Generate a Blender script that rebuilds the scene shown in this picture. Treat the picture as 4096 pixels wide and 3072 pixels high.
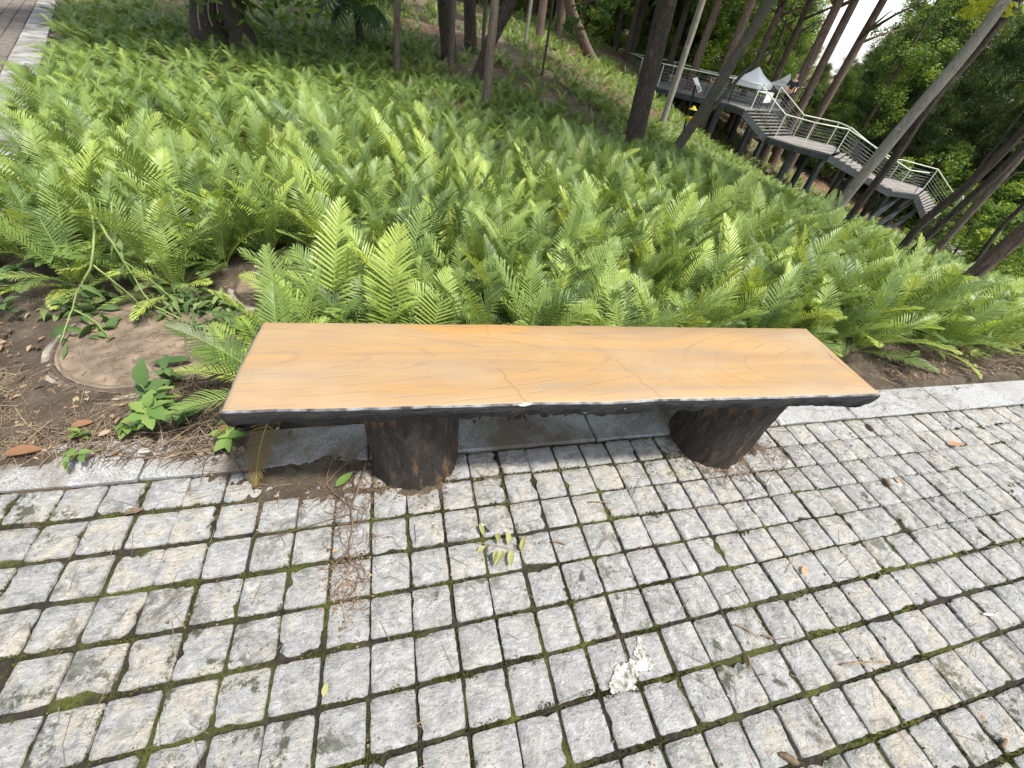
import bpy, bmesh, math, random
import numpy as np
from mathutils import Vector, Matrix, noise as mnoise
R_ = math.radians
scene = bpy.context.scene
for o in list(bpy.data.objects): bpy.data.objects.remove(o)

# ------------------------------------------------------------------ camera, sky, sun, exposure
CAM_H = 1.2704
EX = np.array([0.96662312, -0.0650482, 0.24780734])       # world X in camera axes (right, down, forward)
EY = np.array([-0.22405977, -0.68368938, 0.69452577])     # world Y
NN = np.array([-0.1242456, 0.72686833, 0.67544465])       # world -Z
cam_d = bpy.data.cameras.new('camera'); cam = bpy.data.objects.new('camera', cam_d)
scene.collection.objects.link(cam); scene.camera = cam
cam_d.sensor_width = 36.0; cam_d.lens = 36.0 * 1640 / 4096; cam_d.clip_start = 0.02; cam_d.clip_end = 600
rt = Vector((EX[0], EY[0], -NN[0])); dn = Vector((EX[1], EY[1], -NN[1])); fw = Vector((EX[2], EY[2], -NN[2]))
rt.normalize(); fw = (fw - rt * fw.dot(rt)).normalized(); up = (-dn - rt * (-dn).dot(rt) - fw * (-dn).dot(fw)).normalized()
cam.matrix_world = Matrix(((rt.x, up.x, -fw.x, 0), (rt.y, up.y, -fw.y, 0), (rt.z, up.z, -fw.z, CAM_H), (0, 0, 0, 1)))

SUN_TO = Vector((0.34, -0.28, 0.90)).normalized()
world = bpy.data.worlds.new('World'); scene.world = world; world.use_nodes = True
wn = world.node_tree; wn.nodes.clear()
sky = wn.nodes.new('ShaderNodeTexSky'); sky.sky_type = 'NISHITA'; sky.sun_disc = False
sky.sun_elevation = math.asin(SUN_TO.z); sky.sun_rotation = math.atan2(SUN_TO.x, SUN_TO.y)
sky.air_density = 1.0; sky.dust_density = 1.5; sky.ozone_density = 1.0
bg = wn.nodes.new('ShaderNodeBackground'); bg.inputs[1].default_value = 0.15
wo = wn.nodes.new('ShaderNodeOutputWorld')
veil = wn.nodes.new('ShaderNodeMix'); veil.data_type = 'RGBA'; veil.inputs[0].default_value = 0.45; veil.inputs[7].default_value = (6.2, 6.2, 6.1, 1)   # thin even cloud
wn.links.new(sky.outputs[0], veil.inputs[6]); wn.links.new(veil.outputs[2], bg.inputs[0]); wn.links.new(bg.outputs[0], wo.inputs[0])
sun_d = bpy.data.lights.new('sun', 'SUN'); sun_d.energy = 3.8; sun_d.angle = R_(5); sun_d.color = (1, 0.955, 0.88)
sun = bpy.data.objects.new('sun', sun_d); scene.collection.objects.link(sun)
sun.rotation_euler = (-SUN_TO).to_track_quat('-Z', 'Y').to_euler(); sun.location = (5, -5, 30)
scene.view_settings.view_transform = 'Standard'; scene.view_settings.look = 'None'
scene.view_settings.gamma = 1.0; scene.view_settings.use_curve_mapping = False
scene.view_settings.exposure = 0.92

# ------------------------------------------------------------------ helpers
COL = scene.collection
rnd = random.Random(7)
nrng = np.random.default_rng(11)

def ray(px, py):
    d = np.array([(px - 2048) / 1640., (py - 1536) / 1640., 1.0]); return np.array([d @ EX, d @ EY, -(d @ NN)])
def onz(px, py, z=0.0):
    d = ray(px, py); s = (z - CAM_H) / d[2]; return Vector((d[0] * s, d[1] * s, z))
def atr(px, py, r):
    d = ray(px, py); s = r / math.hypot(d[0], d[1]); return Vector((d[0] * s, d[1] * s, CAM_H + d[2] * s))
def proj(x, y, z):
    p = np.stack([np.asarray(x, float), np.asarray(y, float), np.asarray(z, float) - CAM_H], -1)
    c = p[..., :1] * EX + p[..., 1:2] * EY - p[..., 2:3] * NN
    zc = np.where(c[..., 2] > 0.02, c[..., 2], np.nan)
    return 2048 + 1640 * c[..., 0] / zc, 1536 + 1640 * c[..., 1] / zc, zc

def tag(o, label=None, cat=None, group=None, kind=None):
    if label: o['label'] = label
    if cat: o['category'] = cat
    if group: o['group'] = group
    if kind: o['kind'] = kind
    return o
def link(name, me, parent=None, m=None):
    o = bpy.data.objects.new(name, me); COL.objects.link(o)
    if m is not None:
        for mm in (m if isinstance(m, (list, tuple)) else [m]): me.materials.append(mm)
    if parent is not None: o.parent = parent
    return o
def empty(name, loc, rz=0.0):
    o = bpy.data.objects.new(name, None); COL.objects.link(o); o.location = loc; o.rotation_euler = (0, 0, rz)
    o.empty_display_size = 0.1; return o
def mesh_np(name, V, F, smooth=False, mi=None, attrs=None):
    """V (n,3); F list of arrays (k,3)/(k,4)"""
    me = bpy.data.meshes.new(name); V = np.asarray(V, np.float32)
    if not isinstance(F, (list, tuple)): F = [F]
    F = [np.asarray(f, np.int32) for f in F if len(f)]
    me.vertices.add(len(V)); me.vertices.foreach_set('co', V.ravel())
    tot = sum(f.size for f in F); npoly = sum(len(f) for f in F)
    me.loops.add(tot); me.loops.foreach_set('vertex_index', np.concatenate([f.ravel() for f in F]))
    sizes = np.concatenate([np.full(len(f), f.shape[1], np.int32) for f in F])
    starts = np.concatenate([[0], np.cumsum(sizes)[:-1]]).astype(np.int32)
    me.polygons.add(npoly); me.polygons.foreach_set('loop_start', starts); me.polygons.foreach_set('loop_total', sizes)
    if smooth: me.polygons.foreach_set('use_smooth', np.ones(npoly, bool))
    if mi is not None: me.polygons.foreach_set('material_index', np.asarray(mi, np.int32))
    if attrs:
        for k, a in attrs.items():
            at = me.attributes.new(k, 'FLOAT', 'POINT'); at.data.foreach_set('value', np.asarray(a, np.float32))
    me.update(calc_edges=True); me.validate(); return me
class MB:
    """collects simple shapes for one mesh"""
    def __init__(s): s.v = []; s.f = []
    def quadbox(s, c8):
        b = len(s.v); s.v += [tuple(p) for p in c8]
        for q in ((0, 3, 2, 1), (4, 5, 6, 7), (0, 1, 5, 4), (1, 2, 6, 5), (2, 3, 7, 6), (3, 0, 4, 7)): s.f.append(tuple(b + i for i in q))
    def box(s, c, d, rz=0.0):
        ca, sa = math.cos(rz), math.sin(rz); P = []
        for z in (-.5, .5):
            for x, y in ((-.5, -.5), (.5, -.5), (.5, .5), (-.5, .5)):
                X, Y = x * d[0], y * d[1]; P.append((c[0] + X * ca - Y * sa, c[1] + X * sa + Y * ca, c[2] + z * d[2]))
        s.quadbox(P)
    def bar(s, a, b, w, h):
        a, b = Vector(a), Vector(b); d = (b - a).normalized()
        sd = d.cross(Vector((0, 0, 1)))
        sd = Vector((1, 0, 0)) if sd.length < 1e-4 else sd.normalized()
        u = sd.cross(d); P = []
        for p in (a, b):
            P += [p - sd * w / 2 - u * h / 2, p + sd * w / 2 - u * h / 2, p + sd * w / 2 + u * h / 2, p - sd * w / 2 + u * h / 2]
        s.quadbox(P)
    def tube(s, pts, rad, n=6, cap=True, jit=0.0):
        pts = [Vector(p) for p in pts]; b0 = len(s.v)
        if not isinstance(rad, (list, tuple)): rad = [rad] * len(pts)
        ref = None
        for i, p in enumerate(pts):
            d = (pts[min(i + 1, len(pts) - 1)] - pts[max(i - 1, 0)]).normalized()
            if ref is None: ref = d.orthogonal().normalized()
            ref = (ref - d * ref.dot(d)).normalized(); bi = d.cross(ref)
            for k in range(n):
                a = 2 * math.pi * k / n; r = rad[i] * (1 + (jit * mnoise.noise((p.x * 3 + math.cos(a), p.y * 3 + math.sin(a), p.z * 2.0)) if jit else 0))
                s.v.append(tuple(p + ref * math.cos(a) * r + bi * math.sin(a) * r))
        for i in range(len(pts) - 1):
            for k in range(n):
                k2 = (k + 1) % n; s.f.append((b0 + i * n + k, b0 + i * n + k2, b0 + (i + 1) * n + k2, b0 + (i + 1) * n + k))
        if cap:
            s.f.append(tuple(b0 + k for k in reversed(range(n)))); e = b0 + (len(pts) - 1) * n; s.f.append(tuple(e + k for k in range(n)))
    def poly_slab(s, pts, z0, z1):
        n = len(pts); b = len(s.v); s.v += [(p[0], p[1], z0) for p in pts] + [(p[0], p[1], z1) for p in pts]
        s.f.append(tuple(b + i for i in reversed(range(n)))); s.f.append(tuple(b + n + i for i in range(n)))
        for i in range(n): j = (i + 1) % n; s.f.append((b + i, b + j, b + n + j, b + n + i))
    def add(s, V, F): b = len(s.v); s.v += [tuple(p) for p in V]; s.f += [tuple(b + i for i in f) for f in F]
    def build(s, name, m, parent=None, smooth=False, origin=None):
        me = bpy.data.meshes.new(name); V = s.v
        if origin is not None: V = [(p[0] - origin[0], p[1] - origin[1], p[2] - origin[2]) for p in V]
        me.from_pydata(V, [], s.f); me.update()
        if smooth: me.polygons.foreach_set('use_smooth', [True] * len(me.polygons))
        o = link(name, me, parent, m)
        if origin is not None: o.location = origin
        return o

# ------------------------------------------------------------------ materials
class NT:
    def __init__(s, name):
        s.m = bpy.data.materials.new(name); s.m.use_nodes = True; s.t = s.m.node_tree
        s.b = s.t.nodes['Principled BSDF']; s.out = s.t.nodes['Material Output']
        s.b.inputs['Specular IOR Level'].default_value = 0.3
    def n(s, typ, **kw):
        nd = s.t.nodes.new(typ)
        for k, v in kw.items():
            if k.startswith('i_'): nd.inputs[k[2:].replace('_', ' ')].default_value = v
            else: setattr(nd, k, v)
        return nd
    def l(s, a, b): s.t.links.new(a, b)
    def pos(s): return s.n('ShaderNodeNewGeometry').outputs['Position']
    def objc(s): return s.n('ShaderNodeTexCoord').outputs['Object']
    def mapv(s, v, scale=(1, 1, 1), rot=(0, 0, 0), loc=(0, 0, 0)):
        mp = s.n('ShaderNodeMapping'); s.l(v, mp.inputs[0]); mp.inputs['Scale'].default_value = scale; mp.inputs['Rotation'].default_value = rot; mp.inputs['Location'].default_value = loc
        return mp.outputs[0]
    def noise(s, v, scale, detail=4, rough=0.55, dist=0.0):
        nd = s.n('ShaderNodeTexNoise'); s.l(v, nd.inputs['Vector']); nd.inputs['Scale'].default_value = scale
        nd.inputs['Detail'].default_value = detail; nd.inputs['Roughness'].default_value = rough; nd.inputs['Distortion'].default_value = dist
        return nd.outputs['Fac']
    def vor(s, v, scale, feature='F1'):
        nd = s.n('ShaderNodeTexVoronoi', feature=feature); s.l(v, nd.inputs['Vector']); nd.inputs['Scale'].default_value = scale
        return nd.outputs['Distance']
    def ramp(s, f, stops, interp='LINEAR'):
        nd = s.n('ShaderNodeValToRGB'); cr = nd.color_ramp; cr.interpolation = interp
        while len(cr.elements) > 1: cr.elements.remove(cr.elements[-1])
        for i, (p, c) in enumerate(stops):
            e = cr.elements[0] if i == 0 else cr.elements.new(p)
            c = tuple(c) if hasattr(c, '__len__') else (c, c, c); e.position = p; e.color = (c[0], c[1], c[2], 1)
        s.l(f, nd.inputs[0]); return nd.outputs[0]
    def mix(s, f, a, b, mode='MIX'):
        nd = s.n('ShaderNodeMix', data_type='RGBA', blend_type=mode)
        if isinstance(f, (int, float)): nd.inputs[0].default_value = f
        else: s.l(f, nd.inputs[0])
        for sock, v in ((nd.inputs[6], a), (nd.inputs[7], b)):
            if isinstance(v, tuple): sock.default_value = v if len(v) == 4 else v + (1,)
            else: s.l(v, sock)
        return nd.outputs[2]
    def math(s, op, a, b=None):
        nd = s.n('ShaderNodeMath', operation=op)
        for i, v in enumerate((a, b)):
            if v is None: continue
            if isinstance(v, (int, float)): nd.inputs[i].default_value = v
            else: s.l(v, nd.inputs[i])
        return nd.outputs[0]
    def col(s, c):
        if isinstance(c, tuple): s.b.inputs['Base Color'].default_value = c if len(c) == 4 else c + (1,)
        else: s.l(c, s.b.inputs['Base Color'])
    def rough(s, r):
        if isinstance(r, (int, float)): s.b.inputs['Roughness'].default_value = r
        else: s.l(r, s.b.inputs['Roughness'])
    def bump(s, h, strength=0.5, dist=0.01, prev=None):
        nd = s.n('ShaderNodeBump'); nd.inputs['Strength'].default_value = strength; nd.inputs['Distance'].default_value = dist; s.l(h, nd.inputs['Height'])
        if prev is not None: s.l(prev, nd.inputs['Normal'])
        s.l(nd.outputs[0], s.b.inputs['Normal']); return nd.outputs[0]
    def orand(s): return s.n('ShaderNodeObjectInfo').outputs['Random']
    def attr(s, name): return s.n('ShaderNodeAttribute', attribute_name=name).outputs['Fac']

def simple(name, c, rough=0.6, metal=0.0, var=0.12, scale=30):
    t = NT(name); p = t.objc(); f = t.noise(p, scale, 4)
    d = tuple(max(0, x * (1 - var * 2)) for x in c); b = tuple(min(1, x * (1 + var)) for x in c)
    t.col(t.ramp(f, [(0.3, d), (0.7, b)])); t.rough(rough); t.b.inputs['Metallic'].default_value = metal
    t.bump(f, 0.15, 0.004); return t.m

def m_sett(name='sett_stone', tintc=(1.12, 1.12, 1.11)):
    t = NT(name); p = t.pos(); off = t.n('ShaderNodeVectorMath', operation='ADD')
    sc = t.n('ShaderNodeVectorMath', operation='SCALE'); cb = t.n('ShaderNodeCombineXYZ'); r = t.orand()
    t.l(r, cb.inputs[0]); t.l(r, cb.inputs[2]); t.l(cb.outputs[0], sc.inputs[0]); sc.inputs['Scale'].default_value = 3.0
    t.l(p, off.inputs[0]); t.l(sc.outputs[0], off.inputs[1]); v = off.outputs[0]
    base = t.ramp(t.noise(v, 30, 8, 0.68, 0.8), [(0.25, (0.13, 0.129, 0.126)), (0.43, (0.285, 0.283, 0.278)), (0.57, (0.39, 0.387, 0.38)), (0.72, (0.56, 0.555, 0.54))])
    tint = t.mix(t.math('MULTIPLY', r, 0.5), base, (0.36, 0.37, 0.385)); tint = t.mix(0.5, base, tint)
    cream = t.ramp(t.noise(v, 9, 6, 0.66, 1.2), [(0.47, 0.0), (0.60, 1.0)])
    gate = t.ramp(t.noise(p, 1.1, 3, 0.5), [(0.36, 0.0), (0.62, 1.0)])
    c1 = t.mix(t.math('MULTIPLY', t.math('MULTIPLY', cream, gate), 0.6), tint, (0.52, 0.46, 0.35))
    dirt = t.math('MULTIPLY', t.ramp(t.noise(v, 11.0, 9, 0.72, 0.8), [(0.54, 0.0), (0.63, 1.0)]), t.ramp(t.noise(p, 1.6, 3, 0.5), [(0.42, 0.0), (0.58, 1.0)]))
    c2 = t.mix(t.math('MULTIPLY', dirt, 0.7), c1, (0.085, 0.075, 0.05))
    pit = t.ramp(t.noise(t.mapv(v, (1, 2.2, 1), (0, 0, .9)), 95, 4, 0.65), [(0.60, 0.0), (0.67, 1.0)])
    c3 = t.mix(t.math('MULTIPLY', pit, 0.75), c2, (0.07, 0.06, 0.045))
    fl = t.ramp(t.noise(v, 110, 2, 0.5), [(0.62, 0.0), (0.68, 1.0)]); c3 = t.mix(t.math('MULTIPLY', fl, 0.25), c3, (0.66, 0.62, 0.53))
    moss = t.math('MULTIPLY', t.ramp(t.noise(v, 13, 8, 0.75), [(0.545, 0.0), (0.60, 1.0)]), t.ramp(t.noise(p, 1.9, 3, 0.5), [(0.46, 0.0), (0.58, 1.0)]))
    c4 = t.mix(t.math('MULTIPLY', moss, 0.85), c3, (0.045, 0.05, 0.02))
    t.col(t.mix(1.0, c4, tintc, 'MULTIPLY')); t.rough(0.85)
    v2 = t.mapv(v, (1.0, 2.4, 1), (0, 0, 0.9))
    h = t.math('ADD', t.math('MULTIPLY', t.noise(v2, 42, 9, 0.72, 0.5), 1.0), t.math('MULTIPLY', t.noise(v, 190, 4, 0.65), 0.5))
    nb = t.bump(h, 1.0, 0.015); return t.m
def m_joint():
    t = NT('joint_moss_soil'); p = t.pos()
    soil = t.ramp(t.noise(p, 60, 5, 0.65), [(0.3, (0.010, 0.008, 0.006)), (0.7, (0.05, 0.042, 0.03))])
    moss = t.ramp(t.noise(p, 120, 4, 0.6), [(0.3, (0.028, 0.038, 0.007)), (0.7, (0.10, 0.115, 0.02))])
    g = t.ramp(t.noise(p, 5.5, 5, 0.65), [(0.46, 0.0), (0.60, 1.0)])
    t.col(t.mix(g, soil, moss)); t.rough(0.95); t.bump(t.noise(p, 180, 4, 0.7), 1.0, 0.008); return t.m
def m_granite(name='granite_kerb', dirtm=0.9):
    t = NT(name); p = t.pos()
    sp = t.ramp(t.noise(p, 260, 3, 0.6), [(0.33, (0.10, 0.104, 0.108)), (0.47, (0.29, 0.295, 0.30)), (0.6, (0.42, 0.425, 0.42))])
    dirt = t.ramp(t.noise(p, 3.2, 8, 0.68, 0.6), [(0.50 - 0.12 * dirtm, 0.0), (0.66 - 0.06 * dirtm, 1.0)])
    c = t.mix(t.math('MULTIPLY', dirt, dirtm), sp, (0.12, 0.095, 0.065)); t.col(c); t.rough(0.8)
    t.bump(t.noise(p, 130, 5, 0.65), 0.6, 0.006); return t.m
def m_benchtop():
    t = NT('bench_top_paint'); o = t.objc()
    w = t.mapv(o, (0.55, 7.0, 1)); sw = t.noise(w, 2.2, 6, 0.62, 1.0)
    base = t.ramp(sw, [(0.25, (0.29, 0.185, 0.11)), (0.42, (0.43, 0.26, 0.12)), (0.55, (0.49, 0.295, 0.125)), (0.7, (0.52, 0.32, 0.145)), (0.85, (0.38, 0.235, 0.13))])
    big = t.ramp(t.noise(t.mapv(o, (0.8, 2.6, 1)), 2.7, 4, 0.55), [(0.40, 0.0), (0.62, 1.0)])
    c1 = t.mix(t.math('MULTIPLY', big, 0.55), base, (0.35, 0.265, 0.19))
    gs = t.ramp(t.noise(t.mapv(o, (0.7, 11, 1), (0, 0, .02)), 2.4, 6, 0.6, 0.7), [(0.50, 0.0), (0.64, 1.0)]); c1 = t.mix(t.math('MULTIPLY', gs, 0.62), c1, (0.31, 0.25, 0.195))
    # bright worn rubbed patch near the back edge, ellipse in object space
    ep = t.mapv(o, (1 / 0.24, 1 / 0.05, 0.0), (0, 0, 0), (0.36 / 0.24, -0.175 / 0.05, 0)); ln = t.n('ShaderNodeVectorMath', operation='LENGTH'); t.l(ep, ln.inputs[0])
    el = t.ramp(ln.outputs['Value'], [(0.75, 1.0), (1.1, 0.0)]); c1 = t.mix(t.math('MULTIPLY', el, 0.8), c1, (0.56, 0.30, 0.085))
    # engraved figure of the grain
    def rings(cx, cy, sx, sy, freq):
        q = t.mapv(o, (sx, sy, 0), (0, 0, 0), (-cx * sx, -cy * sy, 0)); wv = t.n('ShaderNodeTexWave', wave_type='RINGS', rings_direction='SPHERICAL')
        wv.inputs['Scale'].default_value = freq; wv.inputs['Distortion'].default_value = 1.6; wv.inputs['Detail'].default_value = 3; wv.inputs['Detail Scale'].default_value = 1.3; t.l(q, wv.inputs['Vector']); return wv.outputs['Fac']
    f1 = rings(-1.25, 0.02, 0.75, 5.0, 2.2); f2 = rings(1.05, -0.03, 1.4, 4.2, 1.9)
    sel = t.n('ShaderNodeSeparateXYZ'); t.l(o, sel.inputs[0]); sf = t.ramp(t.math('ADD', t.math('MULTIPLY', sel.outputs[0], 0.9), 0.35), [(0.42, 0.0), (0.62, 1.0)])
    g = t.mix(sf, f1, f2); line = t.ramp(g, [(0.0, 1.0), (0.09, 0.0)])
    brk = t.ramp(t.noise(t.mapv(o, (1.6, 6, 1)), 5, 5, 0.6), [(0.42, 0.0), (0.58, 1.0)]); line = t.math('MULTIPLY', line, brk)
    fine = t.ramp(t.noise(t.mapv(o, (3, 90, 1)), 5.0, 5, 0.7), [(0.60, 0.0), (0.70, 1.0)])
    fb = t.math('MULTIPLY', fine, t.ramp(t.noise(t.mapv(o, (1.5, 5, 1)), 4, 3, 0.5), [(0.5, 0.0), (0.62, 1.0)]))
    c2 = t.mix(t.math('MULTIPLY', line, 0.38), c1, (0.27, 0.19, 0.13)); c2 = t.mix(t.math('MULTIPLY', fb, 0.35), c2, (0.26, 0.19, 0.14))
    chalk = t.math('MULTIPLY', t.ramp(t.noise(t.mapv(o, (6, 30, 1)), 9, 5, 0.75), [(0.62, 0.0), (0.68, 1.0)]), t.ramp(t.noise(o, 4.2, 3, 0.5), [(0.52, 0.0), (0.68, 1.0)]))
    c3 = t.mix(t.math('MULTIPLY', chalk, 0.7), c2, (0.66, 0.58, 0.47))
    sm = t.ramp(t.noise(t.mapv(o, (1, 1.8, 1)), 2.3, 5, 0.6), [(0.5, 0.0), (0.75, 1.0)]); c3 = t.mix(t.math('MULTIPLY', sm, 0.42), c3, (0.60, 0.50, 0.37))
    c3 = t.mix(0.22, c3, (0.44, 0.34, 0.23)); t.col(t.mix(1.0, c3, (0.70, 0.675, 0.60), 'MULTIPLY')); t.rough(t.ramp(t.noise(o, 6, 4), [(0.3, 0.42), (0.7, 0.62)])); t.b.inputs['Specular IOR Level'].default_value = 0.45
    h = t.math('SUBTRACT', t.math('MULTIPLY', t.noise(o, 90, 5, 0.6), 0.25), t.math('ADD', t.math('MULTIPLY', line, 0.8), t.math('MULTIPLY', fb, 0.5)))
    t.bump(h, 0.35, 0.003); return t.m
def m_blackpaint():
    t = NT('bench_edge_black_paint'); o = t.objc()
    st = t.noise(t.mapv(o, (2.5, 14, 22)), 5, 6, 0.65, 0.6)
    c = t.ramp(st, [(0.35, (0.016, 0.016, 0.018)), (0.6, (0.035, 0.034, 0.036)), (0.75, (0.09, 0.085, 0.08))])
    chip = t.ramp(t.noise(t.mapv(o, (1, 3, 3)), 14, 5, 0.68), [(0.68, 0.0), (0.70, 1.0)])
    c = t.mix(t.math('MULTIPLY', chip, 0.85), c, (0.50, 0.48, 0.45))
    br = t.ramp(t.noise(t.mapv(o, (1, 3, 6), (0, 0, 0), (4, 1, 0)), 9, 4, 0.6), [(0.62, 0.0), (0.7, 1.0)]); c = t.mix(t.math('MULTIPLY', br, 0.4), c, (0.16, 0.085, 0.035))
    t.col(c); t.rough(0.55); t.bump(t.math('ADD', st, t.math('MULTIPLY', t.noise(o, 120, 5, .7), .5)), 1.0, 0.02); return t.m
def m_legbark():
    t = NT('bench_leg_bark_paint'); o = t.objc()
    v = t.mapv(o, (1, 1, 0.3)); st = t.noise(v, 60, 9, 0.74, 0.5)
    c = t.ramp(st, [(0.3, (0.014, 0.012, 0.011)), (0.55, (0.05, 0.04, 0.033)), (0.75, (0.12, 0.10, 0.085))])
    pt = t.math('MULTIPLY', t.ramp(t.noise(t.mapv(o, (1, 1, 0.24)), 30, 4, 0.55, 0.4), [(0.54, 0.0), (0.575, 1.0)]), t.ramp(t.noise(o, 5.5, 2, 0.5), [(0.45, 0.0), (0.53, 1.0)]))
    c = t.mix(t.math('MULTIPLY', pt, 0.6), c, (0.19, 0.11, 0.05))
    ch = t.ramp(t.noise(o, 110, 3, 0.6), [(0.66, 0.0), (0.7, 1.0)]); c = t.mix(t.math('MULTIPLY', ch, 0.3), c, (0.28, 0.25, 0.22))
    t.col(c); t.rough(0.75); t.bump(t.math('SUBTRACT', st, t.math('MULTIPLY', pt, 0.2)), 0.9, 0.02); return t.m
def m_soil():
    t = NT('soil'); p = t.pos()
    c = t.ramp(t.noise(p, 8, 9, 0.72, 0.4), [(0.3, (0.06, 0.044, 0.03)), (0.5, (0.135, 0.105, 0.072)), (0.68, (0.22, 0.175, 0.125)), (0.85, (0.30, 0.25, 0.185))])
    red = t.ramp(t.noise(p, 0.16, 4, 0.6), [(0.45, 0.0), (0.62, 1.0)]); c = t.mix(t.math('MULTIPLY', red, 0.6), c, (0.20, 0.095, 0.055))
    gr = t.ramp(t.noise(p, 2.6, 6, 0.7), [(0.56, 0.0), (0.66, 1.0)]); c = t.mix(t.math('MULTIPLY', gr, 0.55), c, (0.075, 0.085, 0.025))
    pb = t.ramp(t.noise(p, 70, 3, 0.6), [(0.66, 0.0), (0.72, 1.0)]); c = t.mix(t.math('MULTIPLY', pb, 0.6), c, (0.34, 0.28, 0.2))
    t.col(c); t.rough(0.95); t.bump(t.noise(p, 40, 8, 0.72), 1.0, 0.05); return t.m
def leafmat(name, stops, src='obj', trans=0.35, rough=0.45, spec=0.35, vein=True, tscale=1.25):
    t = NT(name); r = t.orand() if src == 'obj' else t.attr('rnd')
    c = t.ramp(r, stops)
    nz = t.noise(t.objc(), 30 if src == 'obj' else 6, 3, 0.6); c = t.mix(t.math('MULTIPLY', nz, 0.35), c, tuple(x * 0.55 for x in stops[0][1]))
    t.col(c); t.rough(rough); t.b.inputs['Specular IOR Level'].default_value = spec
    tr = t.n('ShaderNodeBsdfTranslucent'); tc = t.mix(1.0, c, (tscale * 1.1, tscale, tscale * 0.5), 'MULTIPLY'); t.l(tc, tr.inputs[0])
    ms = t.n('ShaderNodeMixShader'); ms.inputs[0].default_value = trans; t.l(t.b.outputs[0], ms.inputs[1]); t.l(tr.outputs[0], ms.inputs[2]); t.l(ms.outputs[0], t.out.inputs[0])
    return t.m
def m_bark(name, cols, scale=12, ridge=1.0, moss=0.0):
    t = NT(name); o = t.objc(); v = t.mapv(o, (1, 1, 0.22)); st = t.math('ADD', t.math('MULTIPLY', t.noise(v, scale * 2.4, 9, 0.72, 0.5), .7), t.math('MULTIPLY', t.noise(t.mapv(o, (1, 1, .5)), scale * 7, 4, 0.7), .3))
    c = t.ramp(st, [(0.36, cols[0]), (0.5, cols[1]), (0.64, cols[2])])
    lich = t.ramp(t.noise(o, 7, 5, 0.65), [(0.6, 0.0), (0.68, 1.0)]); c = t.mix(t.math('MULTIPLY', lich, 0.3), c, tuple(min(1, x * 1.7 + 0.03) for x in cols[2]))
    if moss: g = t.ramp(t.noise(o, 2.3, 5, 0.6), [(0.45, 0.0), (0.65, 1.0)]); c = t.mix(t.math('MULTIPLY', g, moss), c, (0.06, 0.075, 0.03))
    t.col(c); t.rough(0.9); t.bump(st, ridge, 0.045); return t.m

M = dict(sett=m_sett(), sett_brown_shaded=m_sett('sett_stone_brown_shaded', (0.50, 0.44, 0.39)), joint=m_joint(), granite=m_granite(), granite_clean=m_granite('granite_kerb_clean', 0.3), top=m_benchtop(), black=m_blackpaint(), leg=m_legbark(), soil=m_soil())  # side path setts: browner stone with tree shade painted into the tint
M['fern'] = leafmat('fern_green', [(0.0, (0.075, 0.13, 0.034)), (0.3, (0.18, 0.265, 0.066)), (0.7, (0.29, 0.385, 0.098)), (1.0, (0.41, 0.50, 0.10))], trans=0.27, rough=0.45, spec=0.38)
M['fern_young'] = leafmat('fern_young_green', [(0.0, (0.26, 0.40, 0.06)), (1.0, (0.38, 0.50, 0.08))], trans=0.38)
M['fern_old'] = leafmat('fern_dry_frond', [(0.0, (0.13, 0.085, 0.03)), (1.0, (0.22, 0.16, 0.05))], trans=0.2, rough=0.8)
M['rachis'] = simple('fern_rachis', (0.26, 0.34, 0.10), 0.6)
M['fern_far'] = leafmat('fern_far', [(0.0, (0.085, 0.15, 0.038)), (0.5, (0.20, 0.29, 0.068)), (0.85, (0.31, 0.40, 0.09)), (1.0, (0.40, 0.49, 0.095))], src='attr', trans=0.27)
M['leaf_weed'] = leafmat('weed_leaf', [(0.0, (0.11, 0.20, 0.05)), (1.0, (0.24, 0.34, 0.085))], trans=0.3, rough=0.65, spec=0.2)
M['leaf_dark'] = leafmat('weed_leaf_dark', [(0.0, (0.055, 0.11, 0.035)), (1.0, (0.11, 0.18, 0.055))], trans=0.2, rough=0.6, spec=0.2)
M['leaf_wilt'] = leafmat('wilted_leaf', [(0.0, (0.055, 0.105, 0.030)), (0.6, (0.13, 0.20, 0.06)), (1.0, (0.25, 0.30, 0.12))], src='attr', trans=0.2, rough=0.8)
M['leaf_sprig'] = leafmat('faded_sprig_leaf', [(0.0, (0.28, 0.29, 0.10)), (1.0, (0.36, 0.36, 0.16))], trans=0.2, rough=0.8)
M['leaf_brown'] = leafmat('dead_leaf', [(0.0, (0.20, 0.10, 0.05)), (0.5, (0.34, 0.20, 0.10)), (1.0, (0.46, 0.30, 0.17))], trans=0.1, rough=0.85)
M['litter'] = leafmat('leaf_litter', [(0.0, (0.06, 0.038, 0.022)), (0.4, (0.15, 0.095, 0.052)), (0.75, (0.27, 0.19, 0.11)), (1.0, (0.36, 0.28, 0.19))], src='attr', trans=0.05, rough=0.9)
M['needle'] = leafmat('pine_needle_dry', [(0.0, (0.07, 0.05, 0.034)), (0.6, (0.165, 0.12, 0.08)), (1.0, (0.29, 0.23, 0.155))], src='attr', trans=0.0, rough=0.9)
M['mosstuft'] = leafmat('moss_tuft', [(0.0, (0.045, 0.055, 0.012)), (0.6, (0.095, 0.11, 0.022)), (1.0, (0.16, 0.17, 0.035))], src='attr', trans=0.1, rough=0.95)
M['stem'] = simple('green_stem', (0.19, 0.24, 0.075), 0.6)
M['twig'] = simple('dry_twig', (0.22, 0.155, 0.095), 0.9, var=0.25)
M['root'] = simple('dead_root', (0.15, 0.098, 0.062), 0.95, var=0.25)
M['crown_a'] = leafmat('foliage_broad', [(0.0, (0.05, 0.10, 0.026)), (0.5, (0.12, 0.205, 0.045)), (0.85, (0.22, 0.32, 0.06)), (1.0, (0.34, 0.44, 0.085))], src='attr', trans=0.5)
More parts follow.
